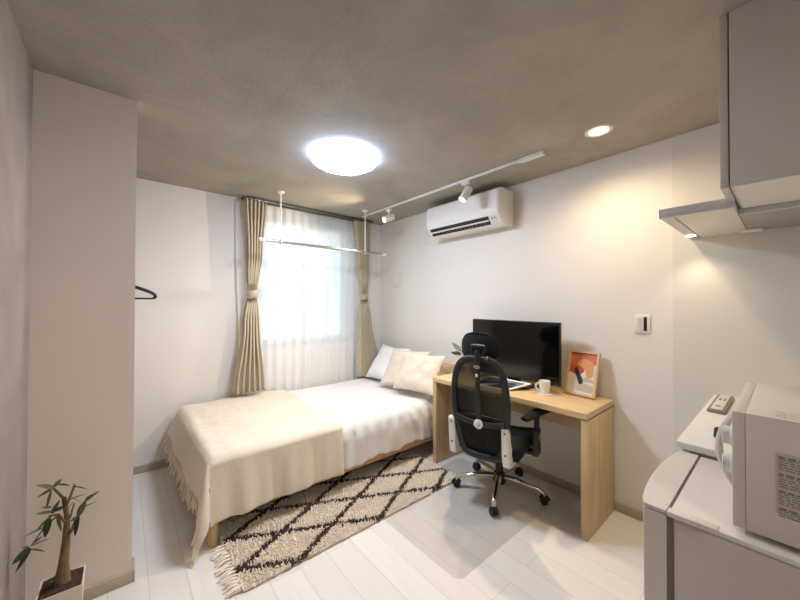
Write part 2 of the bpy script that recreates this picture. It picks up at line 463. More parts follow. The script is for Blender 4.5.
# laundry rod on two ceiling poles
t = thing('hanging_rod', 'white clothes rod on two ceiling poles in front of the window', 'clothes rod', (1.57, 3.01, CEIL))
for x in (1.10, 2.035):
    bm = B(); lathe(bm, (x, 3.01, CEIL), [(0, 0), (.034, 0), (.034, -.006), (.026, -.014), (.009, -.016), (.0, -.016)], 24)
    cyl(bm, (x, 3.01, CEIL - .015), (x, 3.01, 1.985), .007); p = obj('pole', bm, M['white'], t)
    bm = B(); ring = [(x, 3.01 + .021 * math.cos(a), 1.965 + .021 * math.sin(a)) for a in [2 * PI * k / 20 for k in range(20)]]
    tube(bm, ring, .0055, 8, closed=True); obj('ring_hook', bm, M['white'], p)
bm = B(); cyl(bm, (.96, 3.01, 1.965), (1.72, 3.01, 1.965), .014); cyl(bm, (1.715, 3.01, 1.965), (2.28, 3.01, 1.965), .0115); obj('rod', bm, M['silver'], t)
for a, b_ in ((.905, .962), (2.275, 2.32)):
    bm = B(); lathe(bm, (a, 3.01, 1.965), [(0, 0), (.012, 0), (.0175, .006), (.0175, b_ - a), (0, b_ - a)], 18, (1, 0, 0)); obj('end_cap', bm, M['white'], t)

# curtains
bm = B(); box(bm, .865, 2.36, 3.325, 3.347, CEIL - .03, CEIL - .006, .003); box(bm, .865, 2.36, 3.385, 3.405, CEIL - .03, CEIL - .006, .003)
for x in (.95, 1.6, 2.28): box(bm, x, x + .03, 3.32, YB, CEIL - .006, CEIL, .001)
tag(obj('curtain_rail', bm, M['greymetal']), 'grey double curtain rail under the ceiling above the window', 'curtain rail')

def interp(keys, z):
    for (z0, a0), (z1, a1) in zip(keys, keys[1:]):
        if z >= z1:
            f = (z0 - z) / (z0 - z1); f = f * f * (3 - 2 * f)
            return a0 + (a1 - a0) * f
    return keys[-1][1]

def drape(label, lk, rk, zb, folds, tie_z, seed, splay):
    zt = CEIL - .032
    xm = (interp(lk, zt) + interp(rk, zt)) / 2
    t = thing('curtain', label, 'curtain', (xm, 3.336, zb), 'khaki drapes at the window')
    def fn(u, v):
        z = zt + (zb - zt) * v
        a, b_ = interp(lk, z), interp(rk, z)
        w_ = b_ - a
        amp = .032 * (.45 + .55 * min(1, abs(z - tie_z) / .3))
        ph = 2 * PI * folds * u + seed
        s = math.sin(ph); s = math.copysign(abs(s) ** .75, s)
        x = a + w_ * u + .010 * math.sin(2 * ph) * (1 if abs(z - tie_z) > .1 else .3)
        y = 3.330 + amp * s * .8 + .008 * nz(u * 6, z * 2, seed)
        y -= splay * max(0, (tie_z - z)) * .05
        return (x, y, z)
    bm = B(); surf(bm, fn, 110, 60)
    obj('fabric', bm, M['drape'], t, sharp=70, mods=[('SOLIDIFY', dict(thickness=.003))])
    a, b_ = interp(lk, tie_z), interp(rk, tie_z)
    cx, hw = (a + b_) / 2, (b_ - a) / 2 + .008
    bm = B()
    def tf(u, v):
        an = 2 * PI * u
        return (cx + hw * math.cos(an), 3.33 + .040 * math.sin(an) - .012, tie_z + .032 - .075 * v + .012 * math.cos(an) )
    surf(bm, tf, 40, 3, closed_u=True)
    obj('tieback', bm, M['drape'], t, sharp=70, mods=[('SOLIDIFY', dict(thickness=.004))])
drape('khaki drape tied back at the left of the window', [(2.4, .865), (1.9, .895), (1.5, .905), (1.2, .86), (.56, .775)], [(2.4, 1.065), (1.9, 1.03), (1.5, .985), (1.2, 1.0), (.56, 1.045)], .56, 5.5, 1.49, .4, 1)
drape('khaki drape tied back at the right of the window beside the bed pillows', [(2.4, 2.10), (1.9, 2.15), (1.5, 2.185), (1.2, 2.16), (.56, 2.13)], [(2.4, 2.30), (1.9, 2.285), (1.5, 2.275), (1.2, 2.31), (.56, 2.44)], .53, 5.5, 1.49, 1.1, 1)
def sheer(u, v):
    z = CEIL - .035 - (CEIL - .035 - .44) * v
    x = .835 + (2.35 - .835) * u
    x += .018 * math.sin(z * 2.1) * (1 if u < .1 else .4)
    ph = 2 * PI * 15 * u
    y = 3.412 + .014 * math.sin(ph + .8 * nz(u * 9, z * .6)) * (.6 + .4 * v) + .007 * nz(u * 14, z * .9, 3) + .007 * nz(u * 4, z * .7, 9)
    return (x, y, z)
bm = B(); surf(bm, sheer, 210, 40)
tag(obj('sheer_curtain', bm, M['sheer'], sharp=80), 'sheer white voile curtain hanging across the whole window', 'sheer curtain')

# ------------------------------------------------------------------ wall things
# air conditioner
t = thing('air_conditioner', 'white wall-mounted air conditioner with open black louver above the desk', 'air conditioner', (XR, 1.93, 2.07))
ya, yb_ = 1.525, 2.355
prof = [(XR - .001, 2.075), (XR - .001, 2.372), (2.40, 2.372), (2.365, 2.366), (2.345, 2.345), (2.338, 2.30), (2.338, 2.165), (2.345, 2.15), (2.40, 2.085), (2.47, 2.068)]
bm = B(); prism(bm, prof, lambda x, z: (x, ya, z), lambda x, z: (x, yb_, z))
es = [e for e in bm.edges if abs(e.verts[0].co.y - e.verts[1].co.y) < 1e-6]
bmesh.ops.bevel(bm, geom=es, offset=.008, segments=2, affect='EDGES'); obj('body', bm, M['whitegloss'], t, sharp=30)
bm = B(); fp = [(2.3385, 2.17), (2.3385, 2.30), (2.3455, 2.343), (2.366, 2.3645), (2.366, 2.3675), (2.341, 2.347), (2.3335, 2.30), (2.3335, 2.17)]
prism(bm, fp, lambda x, z: (x, ya + .012, z), lambda x, z: (x, yb_ - .004, z)); obj('front_panel', bm, M['whitegloss'], t, sharp=30)
def acp(s, off):   # point on the sloping lower front, s 0 top..1 bottom
    a = Vector((2.345, 0, 2.15)); b_ = Vector((2.40, 0, 2.085)); n = Vector((-.065, 0, -.055)).normalized()
    return a + (b_ - a) * s + n * off
def acbox(bm, y0, y1, s0, s1, o0, o1):
    vs = [(acp(s, o) + Vector((0, y, 0))) for y in (y0, y1) for s in (s0, s1) for o in (o0, o1)]
    vs = [bm.verts.new(v) for v in vs]
    for q in ((0, 1, 3, 2), (4, 6, 7, 5), (0, 4, 5, 1), (2, 3, 7, 6), (0, 2, 6, 4), (1, 5, 7, 3)): bm.faces.new([vs[i] for i in q])
bm = B(); acbox(bm, 1.635, 2.32, .12, 1.05, -.004, .0035); o = obj('air_outlet', bm, M['black'], t, label='long black air outlet')
bm = B(); acbox(bm, 1.64, 2.315, .50, .62, .0037, .014); obj('louver', bm, M['white'], t)
for k in range(14):
    bm = B(); acbox(bm, 1.69 + k * .044, 1.692 + k * .044, .66, .98, .0037, .0075); obj('vane', bm, M['greymetal'], t)
bm = B(); acbox(bm, 1.555, 1.62, .2, .9, .0005, .002); ob = obj('indicator_window', bm, M['ivory'], t)
for y in (1.57, 1.597):
    bm = B(); acbox(bm, y, y + .013, .35, .5, .0023, .003); obj('indicator', bm, M['greymetal'], ob)
# switch plate
yc, zc = .608, 1.273
t = thing('light_switch', 'white square switch plate with a black strip on the right wall past the desk', 'light switch', (XR, yc, zc))
bm = B(); box(bm, XR - .009, XR, yc - .041, yc + .041, zc - .061, zc + .061, .003); obj('plate', bm, M['white'], t)
for k in range(4):
    z0 = zc - .044 + k * .0225
    bm = B(); box(bm, XR - .0125, XR - .0092, yc + .004, yc + .029, z0, z0 + .020, .001); obj('rocker', bm, M['ivory'], t)
bm = B(); box(bm, XR - .0115, XR - .0092, yc - .024, yc - .006, zc - .045, zc + .045, .001); obj('display_strip', bm, M['black'], t, label='narrow black strip')
bm = B(); box(bm, XR - .012, XR, 3.045, 3.165, 1.605, 1.765, .003)
wp = thing('wall_plate', 'plain white blank cover plate on the wall beside the right drape', 'cover plate', (XR, 3.105, 1.605))
obj('plate', bm, M['ivory'], wp)
bm = B(); box(bm, XR - .0145, XR - .0122, 3.057, 3.153, 1.617, 1.753, .002); obj('lid', bm, M['white'], wp)

# ------------------------------------------------------------------ hanger in the alcove
HY = 2.70
hx = -.065
bm = B(); cyl(bm, (hx, YP + .101, 1.60), (hx, YB - .001, 1.60), .0125); bo = thing('closet_rail', 'metal hanging rail behind the white partition', 'rail', (hx, 2.84, 1.60)); obj('rail', bm, M['silver'], bo)
ht = thing('clothes_hanger', 'black plastic clothes hanger sticking out past the white partition', 'clothes hanger', (hx, HY, 1.40))
bm = B()
pts = []
for k in range(13):
    u = k / 12; pts.append((hx + .03 + u * .175, HY, 1.515 - .05 * u - .014 * u * u + (-.008 if k in (4, 5) else 0)))
R_ = pts + [(hx + .222, HY, 1.437), (hx + .228, HY, 1.424), (hx + .218, HY, 1.413)]
Lm = [(2 * hx - x, y, z) for x, y, z in R_]
tube(bm, [(hx, HY, 1.522)] + R_, .0105, 8); tube(bm, [(hx, HY, 1.522)] + Lm, .0105, 8)
cyl(bm, (hx - .22, HY, 1.411), (hx + .22, HY, 1.411), .0055, n=8)
obj('body', bm, M['black'], ht)
bm = B(); hk = [(hx, HY, 1.52), (hx, HY, 1.56)] + [(hx + .0185 * math.sin(a) , HY, 1.6 - .0185 * math.cos(a)) for a in [math.radians(x) for x in range(20, 260, 20)]]
tube(bm, hk, .0035, 8); obj('hook', bm, M['silver'], ht)

for o_ in (ht, bo): o_.location.z += .017

# ------------------------------------------------------------------ bed
bt = thing('bed', 'low pale oak single bed frame under the white mattress', 'bed', (1.45, 2.76, 0))
BX0, BX1, BY0, BY1 = .385, 2.51, 2.145, 3.375
bm = B(); box(bm, BX0, BX1, BY0, BY0 + .028, .132, .215, .003); obj('side_rail', bm, M['oakx'], bt)
bm = B(); box(bm, BX0, BX1, BY1 - .028, BY1, .132, .215, .003); obj('side_rail', bm, M['oakx'], bt)
bm = B(); box(bm, BX0, BX0 + .028, BY0 + .029, BY1 - .029, .132, .215, .003); obj('foot_rail', bm, M['oak'], bt)
for x in (BX0 + .022, BX1 - .06):
    for y in (BY0 + .012, BY1 - .06):
        bm = B(); lathe(bm, (x, y, 0), [(0, 0), (.024, 0), (.027, .01), (.030, .131), (0, .131)], 20); obj('leg', bm, M['oakz'], bt)
for k in range(12):
    x = BX0 + .05 + k * .172
    bm = B(); box(bm, x, x + .07, BY0 + .03, BY1 - .03, .176, .19, .002); obj('slat', bm, M['oak'], bt)
hb = B()
box(hb, 2.515, 2.548, 2.135, 2.185, 0, .80, .004); box(hb, 2.515, 2.548, BY1 - .04, BY1 + .01, 0, .80, .004)
box(hb, 2.52, 2.545, 2.186, BY1 - .041, .70, .795, .003); box(hb, 2.52, 2.545, 2.186, BY1 - .041, .42, .50, .003)
box(hb, 2.525, 2.54, 2.25, BY1 - .1, .50, .70, .002)
obj('headboard', hb, M['oak'], bt)

def mattress(u, v, MX0=.392, MX1=2.495, MY0=2.15, MY1=3.295): pass
def soft_box(x0, x1, y0, y1, z0, z1, r, nx, ny, nzn, disp):
    """rounded box made from a subdivided box pushed onto a rounded shape"""
    bm = bmesh.new()
    def pt(x, y, z):
        c = Vector((min(max(x, x0 + r), x1 - r), min(max(y, y0 + r), y1 - r), min(max(z, z0 + r), z1 - r)))
        d = Vector((x, y, z)) - c
        if d.length > 1e-9: p = c + d.normalized() * r
        else: p = Vector((x, y, z))
        return disp(p, d.normalized() if d.length > 1e-9 else Vector((0, 0, 1)))
    def face(f, n1, n2):
        g = [[bm.verts.new(pt(*f(i / n1, j / n2))) for j in range(n2 + 1)] for i in range(n1 + 1)]
        for i in range(n1):
            for j in range(n2): bm.faces.new((g[i][j], g[i + 1][j], g[i + 1][j + 1], g[i][j + 1]))
    L = lambda a, b_, t_: a + (b_ - a) * t_
    for z in (z0, z1): face(lambda s, q, z=z: (L(x0, x1, s), L(y0, y1, q), z), nx, ny)
    for y in (y0, y1): face(lambda s, q, y=y: (L(x0, x1, s), y, L(z0, z1, q)), nx, nzn)
    for x in (x0, x1): face(lambda s, q, x=x: (x, L(y0, y1, s), L(z0, z1, q)), ny, nzn)
    bmesh.ops.remove_doubles(bm, verts=bm.verts[:], dist=.0008)
    return bm
def mdisp(p, d):
    q = p.copy()
    a = .006 * nz(p.x * 3, p.y * 3, p.z * 3)
    side = max(0, -d.y)
    if side > .1:
        # gathers of the loose sheet down the near side
        k = side * (.5 + .5 * nz(p.x * 2.3, 1.7, 0)) * min(1, max(0, (.50 - p.z) / .12))
        a += .020 * k * math.sin(p.x * 58 + (p.z) * 14 + 3 * nz(p.x * 5, p.z * 4)) + .014 * nz(p.x * 9, p.z * 3, 5) * side
        if p.z > .40: a += .006 * math.sin(p.x * 75 + 2 * nz(p.x * 6, 2)) * side
    if p.z > .49:
        edge = max(0, 1 - (p.y - 2.15) / .35)
        a += .006 * edge * math.sin(p.x * 46 + p.y * 22 + 4 * nz(p.x * 3, p.y * 2)) + .006 * nz(p.x * 6, p.y * 6, 8)
    q += d * a
    return q
bm = soft_box(.395, 2.49, 2.148, 3.37, .217, .500, .075, 260, 90, 26, mdisp)
mt = obj('mattress', bm, M['sheet'], sharp=80); tag(mt, 'thick mattress wrapped in a rumpled white sheet on the bed', 'mattress')

# the sheet hanging over the near side rail
def skirt(u, v):
    x = 1.195 + 1.27 * u
    zb = .168 + .030 * u + .010 * math.sin(x * 17) + .006 * nz(x * 12, 3)
    z = .494 + (zb - .494) * v
    k = min(1, max(0, (.485 - z) / .12)); k = k * k * (3 - 2 * k)
    yb = 2.223 - math.sqrt(max(0, .079 ** 2 - max(0, z - .425) ** 2)) - .004
    y = yb - .006 * k - k * (.010 + .009 * math.sin(x * 52 + z * 12 + 3 * nz(x * 4, z * 3)) + .010 * nz(x * 8, z * 5, 4))
    return (x, y, z)
bm = B(); surf(bm, skirt, 240, 24)
obj('sheet_overhang', bm, M['sheet'], mt, sharp=80, mods=[('SOLIDIFY', dict(thickness=.002))])

# throw blanket
def cloth(u, v):
    """u: 0 at pillow side .. 1 foot hem, v: 0 near hem .. 1 far edge; unfolded sheet coordinates"""
    top_near = Vector((1.235, 2.125 - .330)); foot_near = Vector((.365 - .262, 2.125 - .335))
    top_far = Vector((1.27, 3.355)); foot_far = Vector((.365 - .17, 3.36))
    a = top_near.lerp(foot_near, u); b_ = top_far.lerp(foot_far, u)
    return a.lerp(b_, v)
def FL(y): return .020 + .085 * min(1, max(0, (y - 2.05) / 1.25))
def NO(x, dv):
    k = min(1, dv / .3)
    return k * (.016 + .014 * math.sin(x * 21 + 1.5 + 2 * nz(x * 3, 7)) + .006 * math.sin(x * 47)) + .02 * k * max(0, 1 - (x - .372) / .3)
def drapept(c):
    X0, Y0, ZT, r = .372, 2.128, .511, .05
    x, y = c
    def bend(d):   # distance past edge-of-top -> outward, downward with rounded edge
        d += r
        if d <= 0: return -r if False else d - r, 0
        an = min(d / r, PI / 2)
        return -r + r * math.sin(an), r * (1 - math.cos(an)) + max(0, d - r * PI / 2)
    du, dv = X0 - x, Y0 - y
    wr = .004 * nz(x * 5, y * 5, 2) + .003 * nz(x * 14, y * 14, 4)
    if du > 0 and dv > 0:
        rr = math.hypot(du, dv); ph = math.atan2(du, dv)
        al = math.radians(9) * max(0, math.sin(2 * ph)) ** 1.2
        ox, oy = bend(rr)
        hz = rr * math.sin(al)
        dx = (ox + hz) * math.sin(ph) + FL(y) * min(1, rr / .25) * math.sin(ph) ** 1.5; dy = (ox + hz) * math.cos(ph) + NO(X0, rr) * math.cos(ph) ** 1.5
        return Vector((X0 - dx, Y0 - dy, max(.012, ZT - oy * math.cos(al) + wr)))
    ou, zu = bend(du); ov, zv = bend(dv)
    px, py = X0 - ou, Y0 - ov
    z = ZT - zu - zv
    if dv > 0:
        k = min(1, dv / .3)
        py -= NO(x, dv)
        py = min(py, 2.126)
    elif du > 0:
        k = min(1, du / .25)
        px -= k * (.008 * math.sin(y * 13 + 1)) + FL(y) * k
    if du <= 0 and dv <= 0: z += wr + .003 * math.sin(x * 17 + y * 8)
    return Vector((px, py, z + (wr if du <= 0 and dv <= 0 else 0)))
bm = B(); surf(bm, lambda u, v: drapept(cloth(u, v)), 110, 130)
bl = obj('throw_blanket', bm, M['throw'], sharp=80, mods=[('SOLIDIFY', dict(thickness=.006, offset=1))], origin=(.8, 2.6, .5))
tag(bl, 'beige woven throw with fringe draped over the foot of the bed', 'blanket')
bm = B()
for k in range(46):
    v = (k + .5) / 46
    p = drapept(cloth(1, v)); pu = drapept(cloth(.965, v))
    d = (p - pu).normalized(); d = (d + Vector((0, 0, -.6))).normalized()
    for s in range(3):
        j = Vector((random.uniform(-.25, .05), random.uniform(-.35, .35), random.uniform(-.1, .1)))
        L = random.uniform(.065, .10)
        pts = [p, p + (d + j * .5) * L * .5, p + (d + j) * L]
        pts = [Vector((q.x, q.y, max(.006, q.z))) for q in pts]
        tube(bm, pts, [.0065, .006, .004], 5)
obj('fringe', bm, M['fringe'], bl, label='knotted cream fringe along the foot hem')

# pillows
def pillow(name, center, adir, bdir, a, b_, th, m, label, seed, group=None, cat='pillow', crease=.012):
    A = Vector(adir).normalized(); Bv = Vector(bdir); Bv = (Bv - Bv.dot(A) * A).normalized(); N = A.cross(Bv)
    C0 = Vector(center)
    bm = B()
    n = 44
    for sgn in (1, -1):
        def fn(u, v):
            u, v = 2 * u - 1, 2 * v - 1
            x = u * a * (1 - .07 * (1 - v * v)) ; y = v * b_ * (1 - .09 * (1 - u * u))
            t_ = th * (max(0, (1 - u ** 4)) ** .6) * (max(0, (1 - v ** 4)) ** .6)
            w_ = crease * nz(u * 2.2 + seed, v * 2.2, seed) * (1 - u ** 4) * (1 - v ** 4) + crease * .7 * math.sin(7 * u + 5 * v * u + seed) * abs(v) ** 2 * (1 - v ** 4) 
            return C0 + A * x + Bv * y + N * sgn * (t_ + w_)
        surf(bm, fn, n, n)
    bmesh.ops.remove_doubles(bm, verts=bm.verts[:], dist=.0006)
    o = obj(name, bm, m, sharp=100)
    return tag(o, label, cat, group)
pillow('pillow', (2.335, 2.985, .712), (.0, -1, 0), (.26, .0, .36), .262, .225, .062, M['pillow'], 'large white pillow leaning by the right drape at the head of bed', 1)
pillow('cushion', (2.265, 2.607, .718), (.10, -.53, .01), (.2, .29, .37), .25, .222, .05, M['cushion'], 'cream cushion between the white pillow and the front cushion', 3, 'beige cushions on the bed', 'cushion')
pillow('cushion', (2.200, 2.325, .730), (.12, -.535, 0), (.17, .24, .36), .24, .20, .05, M['cushion'], 'beige cushion in front, nearest the desk, at the head of bed', 5.3, 'beige cushions on the bed', 'cushion', .016)

# ------------------------------------------------------------------ rug and floor mat
RX0, RX1, RY0, RY1 = .455, 2.06, 1.70, 2.92
rt = thing('rug', 'cream shaggy rug with dark brown diamond lines half under the bed', 'rug', (1.25, 2.3, 0))
def dark(x, y):
    wob = .012 * nz(x * 7, y * 7, 1)
    p = (y - 1.85 - .51 * (x - .45)) / .272; q = (y - 1.85 + .51 * (x - .45)) / .277
    p += .07 + wob; q += wob
    d = min(abs(p - round(p)), abs(q - round(q)))
    return d
bm = B(); box(bm, RX0 + .006, RX1 - .006, RY0 + .006, RY1 - .006, .003, .010); obj('backing', bm, M['ruglight'], rt)
bm = B()
step = .0092
ny_ = int((RY1 - RY0) / step); nx_ = int((RX1 - RX0) / step)
for i in range(nx_):
    for j in range(ny_):
        x = RX0 + (i + random.random()) * step; y = RY0 + (j + random.random()) * step
        if y > 2.62: 
            if random.random() < .5: continue
        dk = dark(x + random.uniform(-.006, .006), y + random.uniform(-.006, .006)) < .07
        h = random.uniform(.014, .024) * (.85 if dk else 1) + .004 * nz(x * 16, y * 16)
        r = random.uniform(.005, .008)
        lean = Vector((random.uniform(-.010, .010), random.uniform(-.012, .008), 0))
        base = [bm.verts.new((x + r * math.cos(a), y + r * math.sin(a), .009)) for a in (0, 2.1, 4.2)]
        tp = [bm.verts.new(Vector((x + .55 * r * math.cos(a), y + .55 * r * math.sin(a), .009 + h)) + lean) for a in (0, 2.1, 4.2)]
        for k in range(3):
            f = bm.faces.new((base[k], base[(k + 1) % 3], tp[(k + 1) % 3], tp[k])); f.material_index = 1 if dk else 0
        f = bm.faces.new(tp); f.material_index = 1 if dk else 0
pl = obj('pile', bm, [M['ruglight'], M['rugdark']], rt); pl['kind'] = 'stuff'
bm = B()
for k in range(46):
    y = RY0 + .02 + (RY1 - RY0 - .04) * k / 45
    for s in range(4):
        L = random.uniform(.05, .085) if abs(y - 2.157) > .055 else .012; dy = random.uniform(-.03, .03) * L / .08
        tube(bm, [(RX0 + .012, y, .014), (RX0 - L * .5, y + dy * .5, random.uniform(.012, .024)), (RX0 - L, y + dy, .006)], [.005, .0045, .003], 5)
obj('fringe', bm, M['ruglight'], rt, label='cream tassels along the short end')
bm = B(); prism(bm, [(1.83 + p[0], 1.505 + p[1]) for p in rrect(.53, .43, .05, 6)], lambda x, y: (x, y, .0002), lambda x, y: (x, y, .0022))
tag(obj('chair_mat', bm, M['clearmat']), 'clear plastic floor mat with rounded corners under the office chair', 'floor mat')

# ------------------------------------------------------------------ desk
DX0, DX1, DY0, DY1, DT = 2.10, 2.565, .768, 2.03, .752
dt = thing('desk', 'light oak desk with panel legs against the right wall', 'desk', (2.33, 1.385, 0))
bm = B(); box(bm, DX0 - .008, DX1, DY0, DY1, DT - .038, DT, .002); obj('desktop', bm, M['oak'], dt)
for a, b_ in ((DY0, DY0 + .038), (DY1 - .038, DY1)):
    bm = B(); box(bm, DX0, DX1 - .004, a, b_, 0, DT - .046, .0015); obj('panel_leg', bm, M['oakz'], dt)
for a in (DY0 + .006, DY1 - .032):
    bm = B(); box(bm, DX0 + .02, DX1 - .02, a, a + .026, DT - .0455, DT - .0385); obj('spacer', bm, M['darkgrey'], dt, label='dark shadow-gap spacer under the top')
bm = B(); box(bm, 2.505, 2.523, DY0 + .039, DY1 - .039, .50, DT - .039, .001); obj('modesty_panel', bm, M['oak'], dt)

# monitor
MX = 2.385
mt_ = thing('monitor', 'large black flat-screen monitor on the oak desk', 'monitor', (MX, 1.435, DT))
y0, y1, z0, z1 = 1.052, 1.818, .806, 1.266
bm = B(); box(bm, MX, MX + .028, y0, y1, z0, z1, .004); box(bm, MX + .028, MX + .055, y0 + .12, y1 - .12, z0 + .04, z1 - .12, .008); obj('housing', bm, M['bezel'], mt_)
bm = B(); box(bm, MX - .0015, MX - .0002, y0 + .008, y1 - .008, z0 + .028, z1 - .008); obj('screen', bm, M['screen'], mt_)
bm = B(); box(bm, MX - .003, MX - .0002, y0 + .004, y1 - .004, z0 + .002, z0 + .026, .001); ch = obj('lower_bezel', bm, mat('desk_reflection_gloss', (52, 42, 34), .25), mt_, label='glossy strip below the screen, painted brown as if reflecting the desk')  # the desk's brown reflection is put into this strip's base colour
bm = B(); box(bm, MX - .0042, MX - .0032, 1.46, 1.495, z0 + .010, z0 + .014); obj('logo', bm, M['greymetal'], ch)
bm = B(); box(bm, MX - .0042, MX - .0032, 1.075, 1.09, z0 + .010, z0 + .014); obj('power_light', bm, M['greymetal'], ch)
bm = B(); box(bm, MX + .03, MX + .055, 1.38, 1.49, DT + .012, z0 + .06, .003); obj('neck', bm, M['bezel'], mt_)
bm = B(); prism(bm, [(MX + .02 + p[0], 1.435 + p[1]) for p in rrect(.09, .16, .03)], lambda x, y: (x, y, DT), lambda x, y: (x, y, DT + .012)); obj('stand_base', bm, M['bezel'], mt_)

# magazine
mg = thing('magazine', 'open magazine with a dark photo on the desk before the monitor', 'magazine', (2.2, 1.5, DT))
MQ = [Vector((2.165, 1.35, DT + .004)), Vector((2.345, 1.245, DT + .046)), Vector((2.35, 1.60, DT + .046)), Vector((2.13, 1.64, DT + .004))]
def mq(u, v, d): # u across (0 right .. 1 left), v near .. far
    p = MQ[0].lerp(MQ[3], u).lerp(MQ[1].lerp(MQ[2], u), v); n_ = (MQ[1] - MQ[0]).cross(MQ[3] - MQ[0]).normalized()
    if n_.z < 0: n_ = -n_
    return p + n_ * d
def magq(u0, u1, v0, v1, d0, d1, m, nm, par):
    bm = B(); prism(bm, [(u0, v0), (u1, v0), (u1, v1), (u0, v1)], lambda u, v: mq(u, v, d0), lambda u, v: mq(u, v, d1)); return obj(nm, bm, m, par)
pg = magq(0, 1, 0, 1, -.004, .004, M['paper'], 'pages', mg)
magq(.06, .97, .10, .88, .0042, .0048, M['print_dark'], 'photo_print', pg)
magq(.10, .80, .62, .80, .0050, .0054, M['print_blue'], 'blue_strip', pg)

# cup + coaster
bm = B(); lathe(bm, (2.325, 1.135, DT), [(0, 0), (.050, 0), (.052, .003), (.050, .007), (0, .007)], 36); tag(obj('coaster', bm, M['ceramic']), 'round white coaster on the desk under the coffee cup', 'coaster')
cp = thing('coffee_cup', 'white ceramic coffee cup on a coaster on the desk', 'cup', (2.325, 1.135, DT + .0073))
bm = B(); lathe(bm, (2.325, 1.135, DT + .0073), [(0, 0), (.027, 0), (.031, .004), (.036, .045), (.040, .086), (.0385, .088), (.0365, .084), (.033, .045), (.028, .008), (0, .006)], 36); obj('bowl', bm, M['ceramic'], cp)
bm = B(); hd = Vector((-.45, .89, 0)).normalized()
pts = []
for k in range(13):
    a = math.radians(-80 + 160 * k / 12)
    pts.append(Vector((2.325, 1.135, DT + .052)) + hd * (.030 + .030 * math.cos(a)) + Vector((0, 0, .026 * math.sin(a))))
tube(bm, pts, .005, 8); obj('handle', bm, M['ceramic'], cp)

# picture frame, leaning against the wall
fa = Vector((2.475, 1.055, DT)); fb = Vector((2.452, .845, DT))
u_ = (fb - fa).normalized(); nrm = Vector((u_.y, -u_.x, 0)).normalized()
if nrm.x > 0: nrm = -nrm
up_ = (Vector((0, 0, 1)) - nrm * .27).normalized(); nf = u_.cross(up_).normalized()
if nf.x > 0: nf = -nf
FW, FH = (fb - fa).length, .312
def fpt(a, b_, d=0): return fa + u_ * a + up_ * b_ + nf * d + Vector((0, 0, .003))
ft = thing('picture_frame', 'pale wood picture frame with abstract red and orange print leaning on the wall', 'picture frame', tuple((fa + fb) / 2))
def fbox(a0, a1, b0, b1, d0, d1, m, nm, par, bm=None, n=True):
    bm = bm or B(); vs = [bm.verts.new(fpt(a, b_, d)) for a in (a0, a1) for b_ in (b0, b1) for d in (d0, d1)]
    for q in ((0, 1, 3, 2), (4, 6, 7, 5), (0, 4, 5, 1), (2, 3, 7, 6), (0, 2, 6, 4), (1, 5, 7, 3)): bm.faces.new([vs[i] for i in q])
    return obj(nm, bm, m, par) if n else bm
bm = B()
for q in ((0, .014, 0, FH), (FW - .014, FW, 0, FH), (.014, FW - .014, 0, .012), (.014, FW - .014, FH - .012, FH)): fbox(*q, 0, .022, None, None, None, bm, False)
obj('frame', bm, M['frame'], ft)
ar = fbox(.0145, FW - .0145, .0125, FH - .0125, .004, .010, M['art_bg'], 'art_print', ft)
iw, ih = FW - .03, FH - .025
def art(poly, d, m, nm):
    bm = B(); prism(bm, poly, lambda x, y: fpt(.0155 + x * (iw - .001), .013 + y * (ih - .001), d), lambda x, y: fpt(.0155 + x * (iw - .001), .013 + y * (ih - .001), d + .0003)); obj(nm, bm, m, ar)
arc = lambda cx, cy, rx, ry, a0, a1, n=20: [(cx + rx * math.cos(math.radians(a0 + (a1 - a0) * k / n)), cy + ry * math.sin(math.radians(a0 + (a1 - a0) * k / n))) for k in range(n + 1)]
art([(.0, 1), (0, .66), (.35, .66), (.99, .74), (.99, 1)], .0102, M['art_red'], 'red_block')
art([(0, .68), (0, .48)] + arc(.30, .60, .28, .145, 215, 360, 16) + [(.58, .69)], .0106, M['art_red2'], 'deep_red_lobe')
art(arc(.58, .66, .34, .20, 170, 0, 18) + arc(.78, .48, .14, .07, 0, -180, 10) + [(.62, .58), (.50, .64), (.30, .69)], .0110, M['art_orange'], 'orange_arch')
art(arc(.66, .17, .30, .22, 0, 180, 18)[:8] + [(.96, .20)] if False else [(.36, .06), (.36, .16), (.42, .24), (.52, .28), (.97, .22), (.97, .06)], .0102, M['art_grey'], 'grey_block')
art([(.55, .40), (.70, .42), (.96, .36), (.97, .29), (.55, .31)], .0103, M['art_grey'], 'grey_lobe')
art([(.19, .57), (.22, .62), (.30, .62), (.34, .58), (.58, .32), (.56, .26), (.46, .22), (.42, .24)], .0114, M['art_black'], 'black_bar')

# potted plant on the desk, behind the chair
def leafmesh(bm, p, d, L, w_, droop=.3, n=7, mi=0, roll=0):
    p = Vector(p); d = Vector(d).normalized(); s_, up = frame_dirs(d)
    s_ = (s_ * math.cos(roll) + up * math.sin(roll)).normalized(); nn = d.cross(s_)
    if nn.z < 0: nn = -nn
    rows = []
    for k in range(n + 1):
        t_ = k / n; c = p + d * L * t_ + Vector((0, 0, -droop * L * t_ * t_))
        ww = w_ * math.sin(PI * min(1, .06 + .94 * t_) ** .8) ** .8 if t_ < 1 else .0004
        rows.append([bm.verts.new(c - s_ * ww + nn * ww * .3), bm.verts.new(c), bm.verts.new(c + s_ * ww + nn * ww * .3)])
    for a, b_ in zip(rows, rows[1:]):
        for i in range(2):
            f = bm.faces.new((a[i], a[i + 1], b_[i + 1], b_[i])); f.material_index = mi
PX, PY = 2.47, 1.925
pp = thing('potted_plant', 'small leafy green plant on the desk behind the chair headrest', 'plant', (PX, PY, DT))
